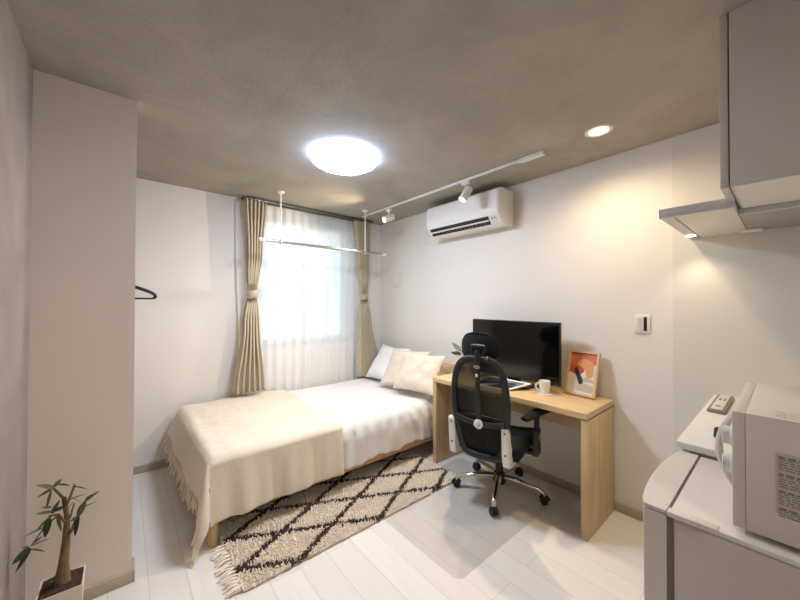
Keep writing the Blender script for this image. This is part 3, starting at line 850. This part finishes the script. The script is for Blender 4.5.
bm = B(); lathe(bm, (PX, PY, DT), [(0, 0), (.034, 0), (.038, .004), (.046, .085), (.048, .09), (.043, .09), (.041, .08), (0, .08)], 28); obj('pot', bm, M['pot'], pp)
for k, (d, L) in enumerate((((-.10, .35, .62), .17), ((-.12, .50, .18), .15), ((-.3, -.3, .7), .14), ((-.4, .1, .8), .15), ((.2, -.6, .6), .12), ((0.05, .1, 1), .15))):
    s0 = Vector((PX, PY, DT + .08)); e = s0 + Vector((d[0] * .05, d[1] * .05, .085 + .02 * (k % 3)))
    bm = B(); tube(bm, [s0, (s0 + e) / 2 + Vector((0, 0, .01)), e], [.003, .0025, .002], 6)
    leafmesh(bm, e, d, L * .8, .024, .25, mi=1); obj('leaf', bm, [M['bark'], M['leaf']], pp, sharp=70)

for tip, base in (((2.44, 2.108, 1.022), (2.45, 2.01, .952)), ((2.44, 2.122, .925), (2.45, 2.0, .92))):
    tip, base = Vector(tip), Vector(base); s0 = Vector((PX, PY, DT + .08))
    bm = B(); tube(bm, [s0, (s0 + base) / 2 + Vector((0, -.01, .03)), base], [.003, .0025, .002], 6)
    leafmesh(bm, base, tip - base, (tip - base).length, .021, .0, mi=1, roll=.9); obj('leaf', bm, [M['bark'], M['leaf']], pp, sharp=70)

# ------------------------------------------------------------------ office chair
th = math.radians(13); CX, CY = 2.15, 1.395
def T(x, y, z): return Vector((CX + math.cos(th) * x - math.sin(th) * y, CY + math.sin(th) * x + math.cos(th) * y, z))
ct = thing('office_chair', 'black mesh office chair with headrest and white brackets at the desk', 'office chair', (CX, CY, 0))
def tform(bm):
    for v in bm.verts: v.co = T(*v.co)
    return bm
ZM = .0025
for k, (ex, ey) in enumerate(((1.96, 1.645), (1.88, 1.262), (2.262, 1.105), (2.475, 1.42), (2.285, 1.70))):
    dv = Vector((ex - CX, ey - CY, 0)); rr = dv.length; dv.normalize(); c0 = Vector((CX, CY, 0))
    bm = B(); pts = [c0 + dv * .03 + Vector((0, 0, .125)), c0 + dv * .12 + Vector((0, 0, .122)), c0 + dv * (rr * .62) + Vector((0, 0, .110)), c0 + dv * (rr * .85) + Vector((0, 0, .098)), c0 + dv * (rr * .97) + Vector((0, 0, .080)), c0 + dv * rr + Vector((0, 0, .060))]
    tube(bm, pts, [.020, .019, .015, .0135, .0125, .0115], 12, up=(0, 0, 1), flat=1.25); lg = obj('leg', bm, M['chrome'], ct)
    sd = Vector((-dv.y, dv.x, 0)); a = random.uniform(-.7, .7); sd = (sd * math.cos(a) + dv * math.sin(a)).normalized()
    cc = c0 + dv * rr + Vector((0, 0, .0275 + ZM)); fw = Vector((-sd.y, sd.x, 0))
    bm = B()
    for s in (-1, 1): lathe(bm, cc + sd * (s * .006), [(0, 0), (.020, 0), (.0265, .003), (.0275, .009), (.0255, .017), (.012, .020), (0, .020)], 22, sd * s)
    wl = bm
    tube(wl, [cc - sd * .006, cc + sd * .006], .010, 10)
    # hood over the wheels
    hp = [cc + fw * (.029 * math.cos(q)) + Vector((0, 0, .029 * math.sin(q))) for q in [math.radians(x) for x in range(10, 171, 16)]]
    tube(wl, hp, .006, 6, flat=2.0, up=tuple(sd)) ; obj('caster', wl, M['rubber'], lg)
bm = B(); lathe(bm, (CX, CY, .075), [(0, 0), (.042, 0), (.048, .012), (.046, .062), (.036, .075), (0, .075)], 28); obj('hub', bm, M['black'], ct)
bm = B(); lathe(bm, (CX, CY, .15), [(0, 0), (.028, 0), (.028, .12), (.016, .125), (.016, .21), (0, .21)], 24); obj('gas_column', bm, M['black'], ct)
bm = B(); box(bm, -.14, .10, -.09, .09, .35, .392, .012); tform(bm); obj('tilt_mechanism', bm, M['black'], ct)
# seat cushion
bm = soft_box(-.30, .18, -.245, .245, .40, .49, .042, 30, 30, 8, lambda p, d: Vector((p.x, p.y, p.z - .020 * max(0, 1 - (p.y / .2) ** 2) * (p.z > .44) - .02 * max(0, (p.x - .08) / .1) ** 2)))
tform(bm); obj('seat', bm, M['blackfab'], ct, sharp=70)
bm = B(); box(bm, -.285, .15, -.225, .225, .385, .402, .006); tform(bm); obj('seat_pan', bm, M['black'], ct)
# back frame ring (closed shield-like outline) in local y,z at x = -.36
hwz = [(0, 1.045), (.075, 1.038), (.128, 1.01), (.160, .955), (.176, .87), (.184, .79), (.182, .70), (.174, .62), (.160, .54), (.148, .47), (.140, .42)]
def bx(z): return -.315 - .065 * (z - .40) / .65 - .018 * math.sin((z - .4) / .65 * PI)
ringR = [(bx(z), -y, z) for y, z in hwz]; ringL = [(bx(z), y, z) for y, z in hwz[1:]]
bot = [(bx(.40) - .01, y, .395 - .012 * math.cos(y / .15 * PI / 2)) for y in (-.10, -.05, 0, .05, .10)]
loop = ringR + bot + ringL[::-1]
def smooth(pts, closed=True, it=2):
    pts = [Vector(p) for p in pts]
    for _ in range(it):
        out = []
        n = len(pts)
        for i in range(n):
            a, b_ = pts[i], pts[(i + 1) % n]; out += [a * .75 + b_ * .25, a * .25 + b_ * .75]
        pts = out
    return pts
bm = B(); tube(bm, smooth(loop), .016, 12, closed=True, up=(1, 0, 0), flat=1.45)
for v in bm.verts: pass
tform(bm); obj('back_frame', bm, M['darkgrey'], ct, sharp=70)
# mesh panel stretched in the frame (curved)
def hw(z):
    ks = sorted([(b_, a) for a, b_ in hwz])
    for (z0_, w0), (z1_, w1) in zip(ks, ks[1:]):
        if z <= z1_: f = (z - z0_) / (z1_ - z0_); return w0 + (w1 - w0) * f
    return 0
def mp(u, v):
    z = .66 + (1.036 - .66) * v; w_ = max(.004, hw(z) - .004)
    y = w_ * (2 * u - 1); return (bx(z) + .012 + .012 * (1 - (2 * u - 1) ** 2), y, z)
mm = glass_mat('black_mesh_net', (.10, .095, .085, 1), .04, .5)
bm = B(); surf(bm, mp, 24, 24); tform(bm); obj('back_mesh', bm, mm, ct, label='see-through black net')
def lp(u, v):
    z = .41 + (.66 - .41) * v; w_ = hw(z) - .004
    return (bx(z) + .008 + .010 * (1 - (2 * u - 1) ** 2), w_ * (2 * u - 1), z)
bm = B(); surf(bm, lp, 20, 10); tform(bm); obj('lower_back_panel', bm, M['blackfab'], ct, mods=[('SOLIDIFY', dict(thickness=.012))])
# cross bar, spine, knobs
bm = B(); tube(bm, [(bx(.65) - .012, y, .612 + .035 * (abs(y) / .2) ** 2) for y in [(-.17 + .034 * k) for k in range(11)]], .019, 10, flat=.7, up=(0, 0, 1)); tform(bm); obj('lumbar_bar', bm, M['darkgrey'], ct)
bm = B(); tube(bm, [(bx(z) - .018, .0, z) for z in (.615, .70, .80, .90, .98, 1.03)], [.020, .017, .017, .018, .021, .022], 10, up=(0, 1, 0), flat=.6); tform(bm); sp = obj('spine', bm, M['darkgrey'], ct)
bm = B(); kc = Vector((bx(.615) - .030, .0, .615)); lathe(bm, kc + Vector((.004, 0, 0)), [(0, 0), (.030, 0), (.031, .006), (.026, .010), (0, .010)], 28, (-1, 0, 0)); tform(bm); k0 = obj('adjuster_ring', bm, M['white'], sp, label='round white ring')
bm = B(); lathe(bm, kc + Vector((-.006, .006, 0)), [(0, 0), (.019, 0), (.019, .012), (.015, .015), (0, .015)], 24, (-1, 0, 0)); tform(bm); obj('adjuster_knob', bm, M['ivory'], sp, label='cream round knob')
bm = B(); lathe(bm, (bx(.99) - .032, .0, .99), [(0, 0), (.022, 0), (.022, .004), (.018, .007), (0, .007)], 24, (-1, 0, 0))
for v in bm.verts: v.co.z = .99 + (v.co.z - .99) * .55
tform(bm); obj('badge', bm, M['silver'], sp, label='silver oval badge')
bm = B(); box(bm, bx(.93) - .035, bx(.93) - .026, -.008, .008, .925, .945, .002); tform(bm); obj('button', bm, M['white'], sp, label='small white button')
# side brackets (white, L-shaped)
for s in (-1, 1):
    bm = B()
    y = .205 if s > 0 else -.168
    poly = [(-.372, .615), (-.352, .625), (-.334, .612), (-.318, .50), (-.25, .405), (-.16, .375), (-.10, .372), (-.10, .350), (-.20, .348), (-.31, .352), (-.345, .365), (-.352, .42)]
    prism(bm, poly, lambda x, z: (x, y - .023, z), lambda x, z: (x, y + .023, z))
    bmesh.ops.bevel(bm, geom=bm.edges[:], offset=.005, segments=2, affect='EDGES'); tform(bm); br_ = obj('side_bracket', bm, M['white'], ct, sharp=50)
    for (x_, z_) in ((-.3645, .585), (-.352, .445)):
        bm = B(); lathe(bm, (x_ - .004, y, z_), [(0, 0), (.006, 0), (.006, .003), (0, .003)], 12, (-1, 0, 0))
        tform(bm); obj('bolt', bm, M['black'], br_)
# armrests
for s in (-1, 1):
    y = s * .285
    bm = B(); box(bm, -.125, -.04, y - .02, y + .02, .385, .56, .008); box(bm, -.11, -.05, min(s * .20, y), max(s * .20, y), .385, .41, .004); tform(bm); ap = obj('arm_post', bm, M['black'], ct)
    bm = B(); box(bm, -.105, -.045, y - .021, y + .021, .478, .535, .004); tform(bm); obj('arm_clip', bm, M['silver'], ap, label='silver sleeve')
    bm = B(); box(bm, -.10, -.05, y - .013, y + .013, .555, .655, .006); tform(bm); obj('arm_riser', bm, M['black'], ap)
    out = []
    bm = B()
    n = 14
    pts = [(-.22 + .41 * k / n, y + s * .13 * (k / n - .3), .662 + .010 * math.sin(PI * k / n) - .02 * max(0, k / n - .75) - .05 * max(0, .25 - k / n)) for k in range(n + 1)]
    tube(bm, pts, [.026 + .020 * math.sin(PI * (k + .8) / (n + 1.6)) for k in range(n + 1)], 12, up=(0, 1, 0), flat=.42); tform(bm); obj('arm_pad', bm, M['blackfab'], ap, sharp=70)
# headrest
hc = (-.345, .022, 1.119)
def hr(u, v):
    a = 2 * PI * u; e = 2.6
    cs, sn = math.cos(a), math.sin(a)
    y = math.copysign(abs(cs) ** (2 / e), cs) * .140; z = math.copysign(abs(sn) ** (2 / e), sn) * .092
    ring = math.sin(PI * v); f = ring ** .45 if ring > 0 else 0
    yy = y * f; zz = z * f - .015 * (yy / .14) ** 2
    x = (.5 - v) * -.05 + .05 * (yy / .14) ** 2 - .02 * (zz / .09) ** 2 * (v > .5)
    return (hc[0] + x, hc[1] + yy, hc[2] + zz)
bm = B(); surf(bm, hr, 48, 16, closed_u=True); bmesh.ops.remove_doubles(bm, verts=bm.verts[:], dist=.0005); tform(bm); hro = obj('headrest', bm, M['blackfab'], ct, sharp=70)
bm = B()
tube(bm, [(bx(1.03) - .018, 0, 1.02), (bx(1.03) - .022, 0, 1.055), (hc[0] - .045, 0, 1.10)], [.022, .022, .020], 10, up=(0, 1, 0), flat=.6)
tube(bm, [(hc[0] - .04, -.045, 1.122), (hc[0] - .045, 0, 1.125), (hc[0] - .04, .045, 1.122)], .012, 10)
tube(bm, [(hc[0] - .045, -.062, 1.048), (hc[0] - .045, .055, 1.048)], .0135, 12)
tube(bm, [(hc[0] - .040, -.045, 1.122), (hc[0] - .045, -.030, 1.055)], .009, 8); tube(bm, [(hc[0] - .040, .045, 1.122), (hc[0] - .045, .030, 1.055)], .009, 8)
tform(bm); hb_ = obj('headrest_bracket', bm, M['black'], hro)
bm = B(); lathe(bm, (hc[0] - .045, -.062, 1.048), [(0, 0), (.013, 0), (.014, .004), (.011, .008), (0, .008)], 20, (-.35, -1, 0)); tform(bm); obj('headrest_knob', bm, M['silver'], hro, label='silver round knob')

# ------------------------------------------------------------------ plant in the corner
KX, KY = -.175, 1.855
SZ = .285
kt = thing('bonsai_plant', 'small tree with thick trunk in a square white planter by the concrete wall', 'plant', (KX, KY, 0))
def sq(cx, cy, h): return [(cx - h, cy - h), (cx + h, cy - h), (cx + h, cy + h), (cx - h, cy + h)]
bm = B()
rings = []
for h, z in ((.048, 0), (.050, .004), (.064, SZ + .010), (.060, SZ + .010), (.058, SZ - .01), (0.05, SZ - .012)):
    rings.append([bm.verts.new((x, y, z)) for x, y in sq(KX, KY, h)])
for p, q in zip(rings, rings[1:]):
    for k in range(4): bm.faces.new((p[k], p[(k + 1) % 4], q[(k + 1) % 4], q[k]))
bm.faces.new(rings[0]); bm.faces.new(rings[-1]); obj('planter', bm, M['pot'], kt)
bm = B(); surf(bm, lambda u, v: (KX + .058 * (2 * u - 1), KY + .058 * (2 * v - 1), SZ + .006 + .006 * nz(u * 9, v * 9) + .008 * (1 - (2 * u - 1) ** 2)), 18, 18); obj('soil', bm, M['soil'], kt)
bm = B()
TB = Vector((KX + .004, KY, SZ))
trunk = [TB + Vector(p) for p in ((0, 0, -.005), (-.004, 0, .025), (.0, 0, .08), (.006, 0, .16), (.008, 0, .24), (.006, 0, .28), (.004, 0, .315), (.002, 0, .345))]
tube(bm, trunk, [.026, .022, .017, .0125, .0095, .008, .0065, .004], 12)
for v in bm.verts: v.co += Vector((1, 1, 0)) * .004 * nz(v.co.x * 60, v.co.y * 60, v.co.z * 40)
def cp_(x, y, dy=0): return TB + Vector(((x - 258) / 1512, dy, (545 - y) / 1010))
for pts, r0 in (([(264, 265), (250, 200), (205, 150)], .006), ([(262, 240), (285, 195), (300, 160)], .0055), ([(264, 300), (285, 280), (300, 235)], .0045), ([(268, 375), (285, 340), (305, 300), (345, 245)], .003),
                ([(262, 290), (235, 255), (195, 250)], .005), ([(225, 262), (180, 290), (125, 350)], .003)):
    q = [cp_(x, y, .012 * math.sin(k * 2 + x)) for k, (x, y) in enumerate(pts)]
    tube(bm, q, [r0 * (1 - .5 * k / len(q)) for k in range(len(q))], 7)
obj('trunk', bm, M['bark'], kt, sharp=70)
random.seed(11)
LEAVES = [((215, 150), (148, 118), .13, 1), ((210, 150), (150, 165), .12, 1), ((215, 145), (246, 113), .16, 1), ((228, 142), (276, 160), .19, 0), ((205, 155), (190, 205), .10, 1), ((212, 155), (250, 178), .14, 1),
    ((290, 165), (352, 186), .17, 0), ((282, 212), (352, 192), .14, 1), ((288, 205), (335, 230), .12, 1),
    ((322, 290), (350, 228), .20, 0), ((340, 245), (410, 205), .16, 0), ((340, 262), (396, 252), .17, 0), ((348, 232), (385, 222), .2, 0),
    ((322, 290), (306, 362), .18, 0), ((318, 290), (286, 293), .22, 0), ((300, 325), (272, 360), .10, 1), ((262, 270), (296, 228), .16, 1),
    ((212, 248), (240, 190), .16, 0), ((205, 245), (140, 240), .14, 1), ((205, 225), (165, 212), .16, 1), ((215, 240), (262, 222), .2, 0), ((205, 260), (150, 296), .12, 1), ((200, 262), (186, 318), .22, 0), ((232, 256), (250, 312), .14, 1), ((180, 290), (104, 292), .06, 1),
    ((122, 352), (198, 345), .10, 0), ((122, 352), (64, 382), .22, 0), ((125, 362), (70, 428), .10, 0), ((128, 362), (182, 376), .17, 1), ((135, 345), (170, 325), .14, 1), ((118, 350), (92, 335), .16, 1)]
for (p, q, w0, k) in LEAVES:
    dy = random.uniform(-.03, .02)
    a = cp_(*p, dy * .3); b_ = cp_(*q, dy); b_.x = max(b_.x, XL + .008)
    bm = B(); leafmesh(bm, a, b_ - a, (b_ - a).length * 1.08, (b_ - a).length * w0 * .95 + .001, random.uniform(.0, .15), roll=random.uniform(.5, 1.2)); obj('leaf', bm, M['leaf2'] if k else M['leaf'], kt, sharp=80)

# ------------------------------------------------------------------ kitchen side
CT = .893
kb = thing('kitchen_counter', 'white kitchen counter along the right edge behind the refrigerator', 'kitchen counter', (2.07, -.05, 0))
bm = B(); box(bm, 1.575, XR - .008, -.395, .272, CT - .024, CT, .002); obj('worktop', bm, M['cabin'], kb)
bm = B(); box(bm, 1.585, XR - .009, -.39, .235, .06, CT - .0245); obj('base_cabinet', bm, M['cab'], kb)
bm = B(); box(bm, 1.60, XR - .02, -.38, .20, 0, .0598); obj('plinth', bm, M['cab'], kb)
for k in range(2):
    x0 = 1.588 + k * .49
    bm = B(); box(bm, x0, x0 + .484, .236, .256, .07, CT - .03, .002); d_ = obj('door', bm, M['cabin'], kb)
    bm = B(); box(bm, x0 + .19, x0 + .30, .2565, .272, CT - .09, CT - .08, .002); obj('handle', bm, M['silver'], d_)
rm = thing('remote_control', 'slim grey and white control unit lying on the white counter by the wall', 'remote control', (2.31, .22, CT))
bm = B(); box(bm, 2.11, 2.50, .188, .252, CT, CT + .016, .006); obj('body', bm, M['gasket'], rm)
bm = B(); box(bm, 2.125, 2.485, .200, .240, CT + .0162, CT + .0185, .001); fc = obj('face_plate', bm, M['ivory'], rm)
bm = B(); bm.free()
for q in ((2.18, 2.205, .212, .230), (2.33, 2.38, .208, .215), (2.33, 2.38, .224, .232)):
    bm = B(); box(bm, *q, CT + .0187, CT + .0195); obj('button', bm, M['greymetal'], fc)
bm = B(); lathe(bm, (1.735, .166, CT), [(0, 0), (.020, 0), (.022, .004), (.020, .034), (.016, .038), (0, .038)], 24); tag(obj('counter_knob', bm, M['black']), 'small black round knob on the counter beside the microwave handle', 'knob')

# refrigerator
FX0, FX1, FT = 1.088, 1.566, .862
fr = thing('refrigerator', 'white compact refrigerator in the lower right corner under the microwave', 'refrigerator', (1.325, -.03, 0))
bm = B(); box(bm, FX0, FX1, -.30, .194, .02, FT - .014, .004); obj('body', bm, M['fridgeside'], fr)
bm = B(); box(bm, FX0 - .004, FX1 + .002, -.30, .203, FT - .0135, FT, .004); obj('top_cover', bm, M['fridge'], fr)
def doorpoly(x0, x1, y0, bow):
    n = 16; return [(x0, y0), (x1, y0)] + [(x1 + (x0 - x1) * k / n, y0 + .052 + bow * (1 - abs(2 * k / n - 1) ** 2.2) - .004 * max(0, abs(2 * k / n - 1) - .9) * 10) for k in range(n + 1)]
bm = B(); prism(bm, doorpoly(FX0 - .001, FX1 + .001, .2085, .019), lambda x, y: (x, y, .04), lambda x, y: (x, y, FT - .008))
es = [e for e in bm.edges if abs(e.verts[0].co.z - e.verts[1].co.z) < 1e-6]
bmesh.ops.bevel(bm, geom=es, offset=.004, segments=2, affect='EDGES'); dd = obj('door', bm, M['fridge'], fr, sharp=30)
bm = B(); prism(bm, doorpoly(FX0 - .004, FX1 + .003, .2085, .020), lambda x, y: (x, y, FT - .0075), lambda x, y: (x, y, FT + .001)); obj('door_top_cap', bm, M['fridge'], dd, sharp=30)
bm = B(); box(bm, FX0 + .006, FX1 - .006, .1945, .208, .045, FT - .016); obj('gasket', bm, M['gasket'], fr, label='grey door seal')
bm = B(); box(bm, FX0 - .003, FX1, .2035, .2092, FT - .012, FT - .004); obj('seal_strip', bm, M['gasket'], fr)
bm = B(); box(bm, FX0 - .008, FX0 + .02, .11, .207, FT - .010, FT + .003, .003); obj('hinge_cover', bm, M['fridge'], fr)
for x in (FX0 + .04, FX1 - .04):
    for y in (-.26, .15):
        bm = B(); cyl(bm, (x, y, 0), (x, y, .02), .018); obj('foot', bm, M['rubber'], fr)

# microwave
MW0, MW1, MY_, MZ0, MZ1 = 1.11, 1.572, .088, FT + .014, 1.147
mw = thing('microwave', 'beige-white microwave oven on top of the refrigerator with two dials', 'microwave', (1.34, -.1, FT))
bm = B(); box(bm, MW0, MW1, -.27, MY_ - .0217, MZ0, MZ1, .0015); obj('body', bm, M['microwave'], mw)
bm = B(); box(bm, MW0, MW1, MY_ - .0215, MY_, MZ0, MZ1, .002); fp_ = obj('front_panel', bm, M['microwave'], mw)
bm = B(); box(bm, MW0 + .12, MW1 - .03, MY_ + .0003, MY_ + .003, MZ0 + .03, MZ1 - .03, .001); obj('door_window', bm, M['screen'], mw, label='dark glass door window')
for z in (1.072, 1.004):
    bm = B(); lathe(bm, (MW0 + .055, MY_ + .0003, z), [(0, 0), (.027, 0), (.0265, .004), (.022, .006), (.0215, .019), (.019, .021), (0, .021)], 28, (0, 1, 0)); obj('dial', bm, M['white'], mw)
bm = B(); pts = [Vector((MW0 + .115, MY_ - .006 + .040 * math.sin(PI * k / 14) ** .75, MZ1 - .025 - (MZ1 - MZ0 - .07) * k / 14)) for k in range(15)]
tube(bm, pts, .010, 10, up=(1, 0, 0), flat=.8); obj('handle', bm, M['microwave'], mw)
for x in (MW0 + .04, MW1 - .04):
    for y in (-.22, .03):
        bm = B(); cyl(bm, (x, y, FT + .0002), (x, y, MZ0), .012); obj('foot', bm, M['rubber'], mw)
bm = B(); box(bm, MW0 - .0012, MW0 - .0002, -.12, .020, .94, 1.072); lb = obj('rating_label', bm, M['label'], mw, label='grey printed rating label on the side')
bm = B()
random.seed(5)
z = 1.066
k = 0
while z > .936:
    y = .016; h = .0022 if k % 6 else .004
    while y > -.115:
        L = random.uniform(.004, .014); y2 = max(-.117, y - L)
        box(bm, MW0 - .0016, MW0 - .00125, y2, y, z - h, z); y = y2 - random.uniform(.001, .004)
    z -= .0055 if k % 6 != 5 else .010
    k += 1
obj('label_print', bm, M['ink'], lb)
bm = B()
for r_ in range(5):
    x = MW0 + .02 + r_ * .013; y = .02
    while y > -.16:
        L = random.uniform(.004, .02)
        if random.random() < .8: box(bm, x, x + .0035, y - L, y, MZ1 + .0001, MZ1 + .0005)
        y -= L + random.uniform(.002, .006)
obj('top_print', bm, mat('faint_print', (182, 172, 158), .6), mw, label='faint grey warning print on the top')

# range hood
RH = thing('range_hood', 'thin grey range hood with cream underside on the right wall', 'range hood', (2.21, .0, 1.79))
hx0, hx1, hy0, hy1, hz0, hz1 = 1.85, XR - .008, -.39, .371, 1.787, 1.828
bm = B(); hbx = 2.02
box(bm, hx0, hx1, .135, hy1, hz0 + .012, hz1, .002); box(bm, hbx, hx1, hy0, .134, hz0 + .012, hz1 - .015, .001)
box(bm, hx0, hx0 + .02, .135, hy1, hz0, hz0 + .012); box(bm, hbx, hbx + .02, hy0, .134, hz0, hz0 + .012); box(bm, hx0 + .02, hx1, hy1 - .045, hy1, hz0, hz0 + .012); obj('canopy', bm, M['steel'], RH)
bm = B(); box(bm, hx0 + .021, hx1 - .002, .137, hy1 - .047, hz0 + .002, hz0 + .0115, .002); obj('baffle_plate', bm, M['steelin'], RH, label='cream underside plate')
bm = B(); box(bm, hbx + .021, hx1 - .002, hy0 + .002, .134, hz0 + .006, hz0 + .0115, .001); obj('filter', bm, M['hoodgrey'], RH, label='grey filter panel')
bm = B(); box(bm, hx1 - .10, hx1 - .04, .08, .16, hz0 - .006, hz0 + .0055, .002); obj('switch_box', bm, M['white'], RH)
bm = B(); lathe(bm, (2.44, .352, hz0 - .0002), [(0, 0), (.022, 0), (.022, -.003), (0, -.005)], 20); obj('lamp_lens', bm, M['hoodglow'], RH)
bm = B(); box(bm, hx0 - .001, hx0 + .018, hy1, hy1 + .003, hz0, hz1, .001); obj('end_trim', bm, M['gasket'], RH, label='dark end trim')
lamp_spot('hood_lamp', (2.43, .345, hz0 - .02), (.05, -.1, -1), 1.1, (1, .86, .62), 110, .03, .9)

# upper cabinet
UX0, UX1, UZ0 = 1.615, 1.985, 1.812
uc = thing('wall_cabinet', 'grey wall cabinet reaching the ceiling at the upper right', 'cabinet', (1.8, -.12, UZ0))
bm = B(); box(bm, UX0, hbx - .003, -.39, .128, UZ0, CEIL - .001, .001); box(bm, hbx - .003, XR - .008, -.39, .128, hz1 + .002, CEIL - .001, .001); obj('carcass', bm, [M['cab']], uc)
bm = B(); box(bm, UX0 + .003, hbx - .006, -.38, .120, UZ0 - .003, UZ0 - .0002); obj('bottom_panel', bm, M['cabin'], uc, label='white underside')
for x0, x1, z0_ in ((UX0, 2.06, UZ0), (2.064, XR - .01, hz1 + .004)):
    bm = B(); box(bm, x0, min(x1, XR - .01), .1315, .1525, z0_ if x0 > 1.9 else hz1 + .004, CEIL - .003, .001)
    if x0 < 1.9: box(bm, x0, hx0 - .004, .1315, .1525, UZ0 - .002, hz1 + .004, .001)
    obj('door', bm, M['cab'], uc)

# ------------------------------------------------------------------ world, camera, view
w_ = bpy.data.worlds.new('daylight'); SC.world = w_; w_.use_nodes = True
bg = w_.node_tree.nodes['Background']; bg.inputs['Color'].default_value = (.82, .93, 1, 1); bg.inputs['Strength'].default_value = .74

cam = bpy.data.cameras.new('camera'); co = link(bpy.data.objects.new('camera', cam))
F, yaw, pit, rol = 327.616, math.radians(40.179), math.radians(.6186), math.radians(.1655)
cam.sensor_fit = 'HORIZONTAL'; cam.sensor_width = 36; cam.lens = 36 * F / 800; cam.clip_start = .02
f = Vector((math.sin(yaw) * math.cos(pit), math.cos(yaw) * math.cos(pit), math.sin(pit)))
r = Vector((math.cos(yaw), -math.sin(yaw), 0)); u = r.cross(f)
r2 = math.cos(rol) * r + math.sin(rol) * u; u2 = -math.sin(rol) * r + math.cos(rol) * u
mw4 = Matrix((r2, u2, -f)).transposed().to_4x4(); mw4.translation = (0, 0, 1.40)
co.matrix_world = mw4
SC.camera = co
vs = SC.view_settings
SC.display_settings.display_device = 'sRGB'
vs.view_transform = 'Standard'; vs.look = 'None'; vs.gamma = 1; vs.use_curve_mapping = False
vs.exposure = 1.68
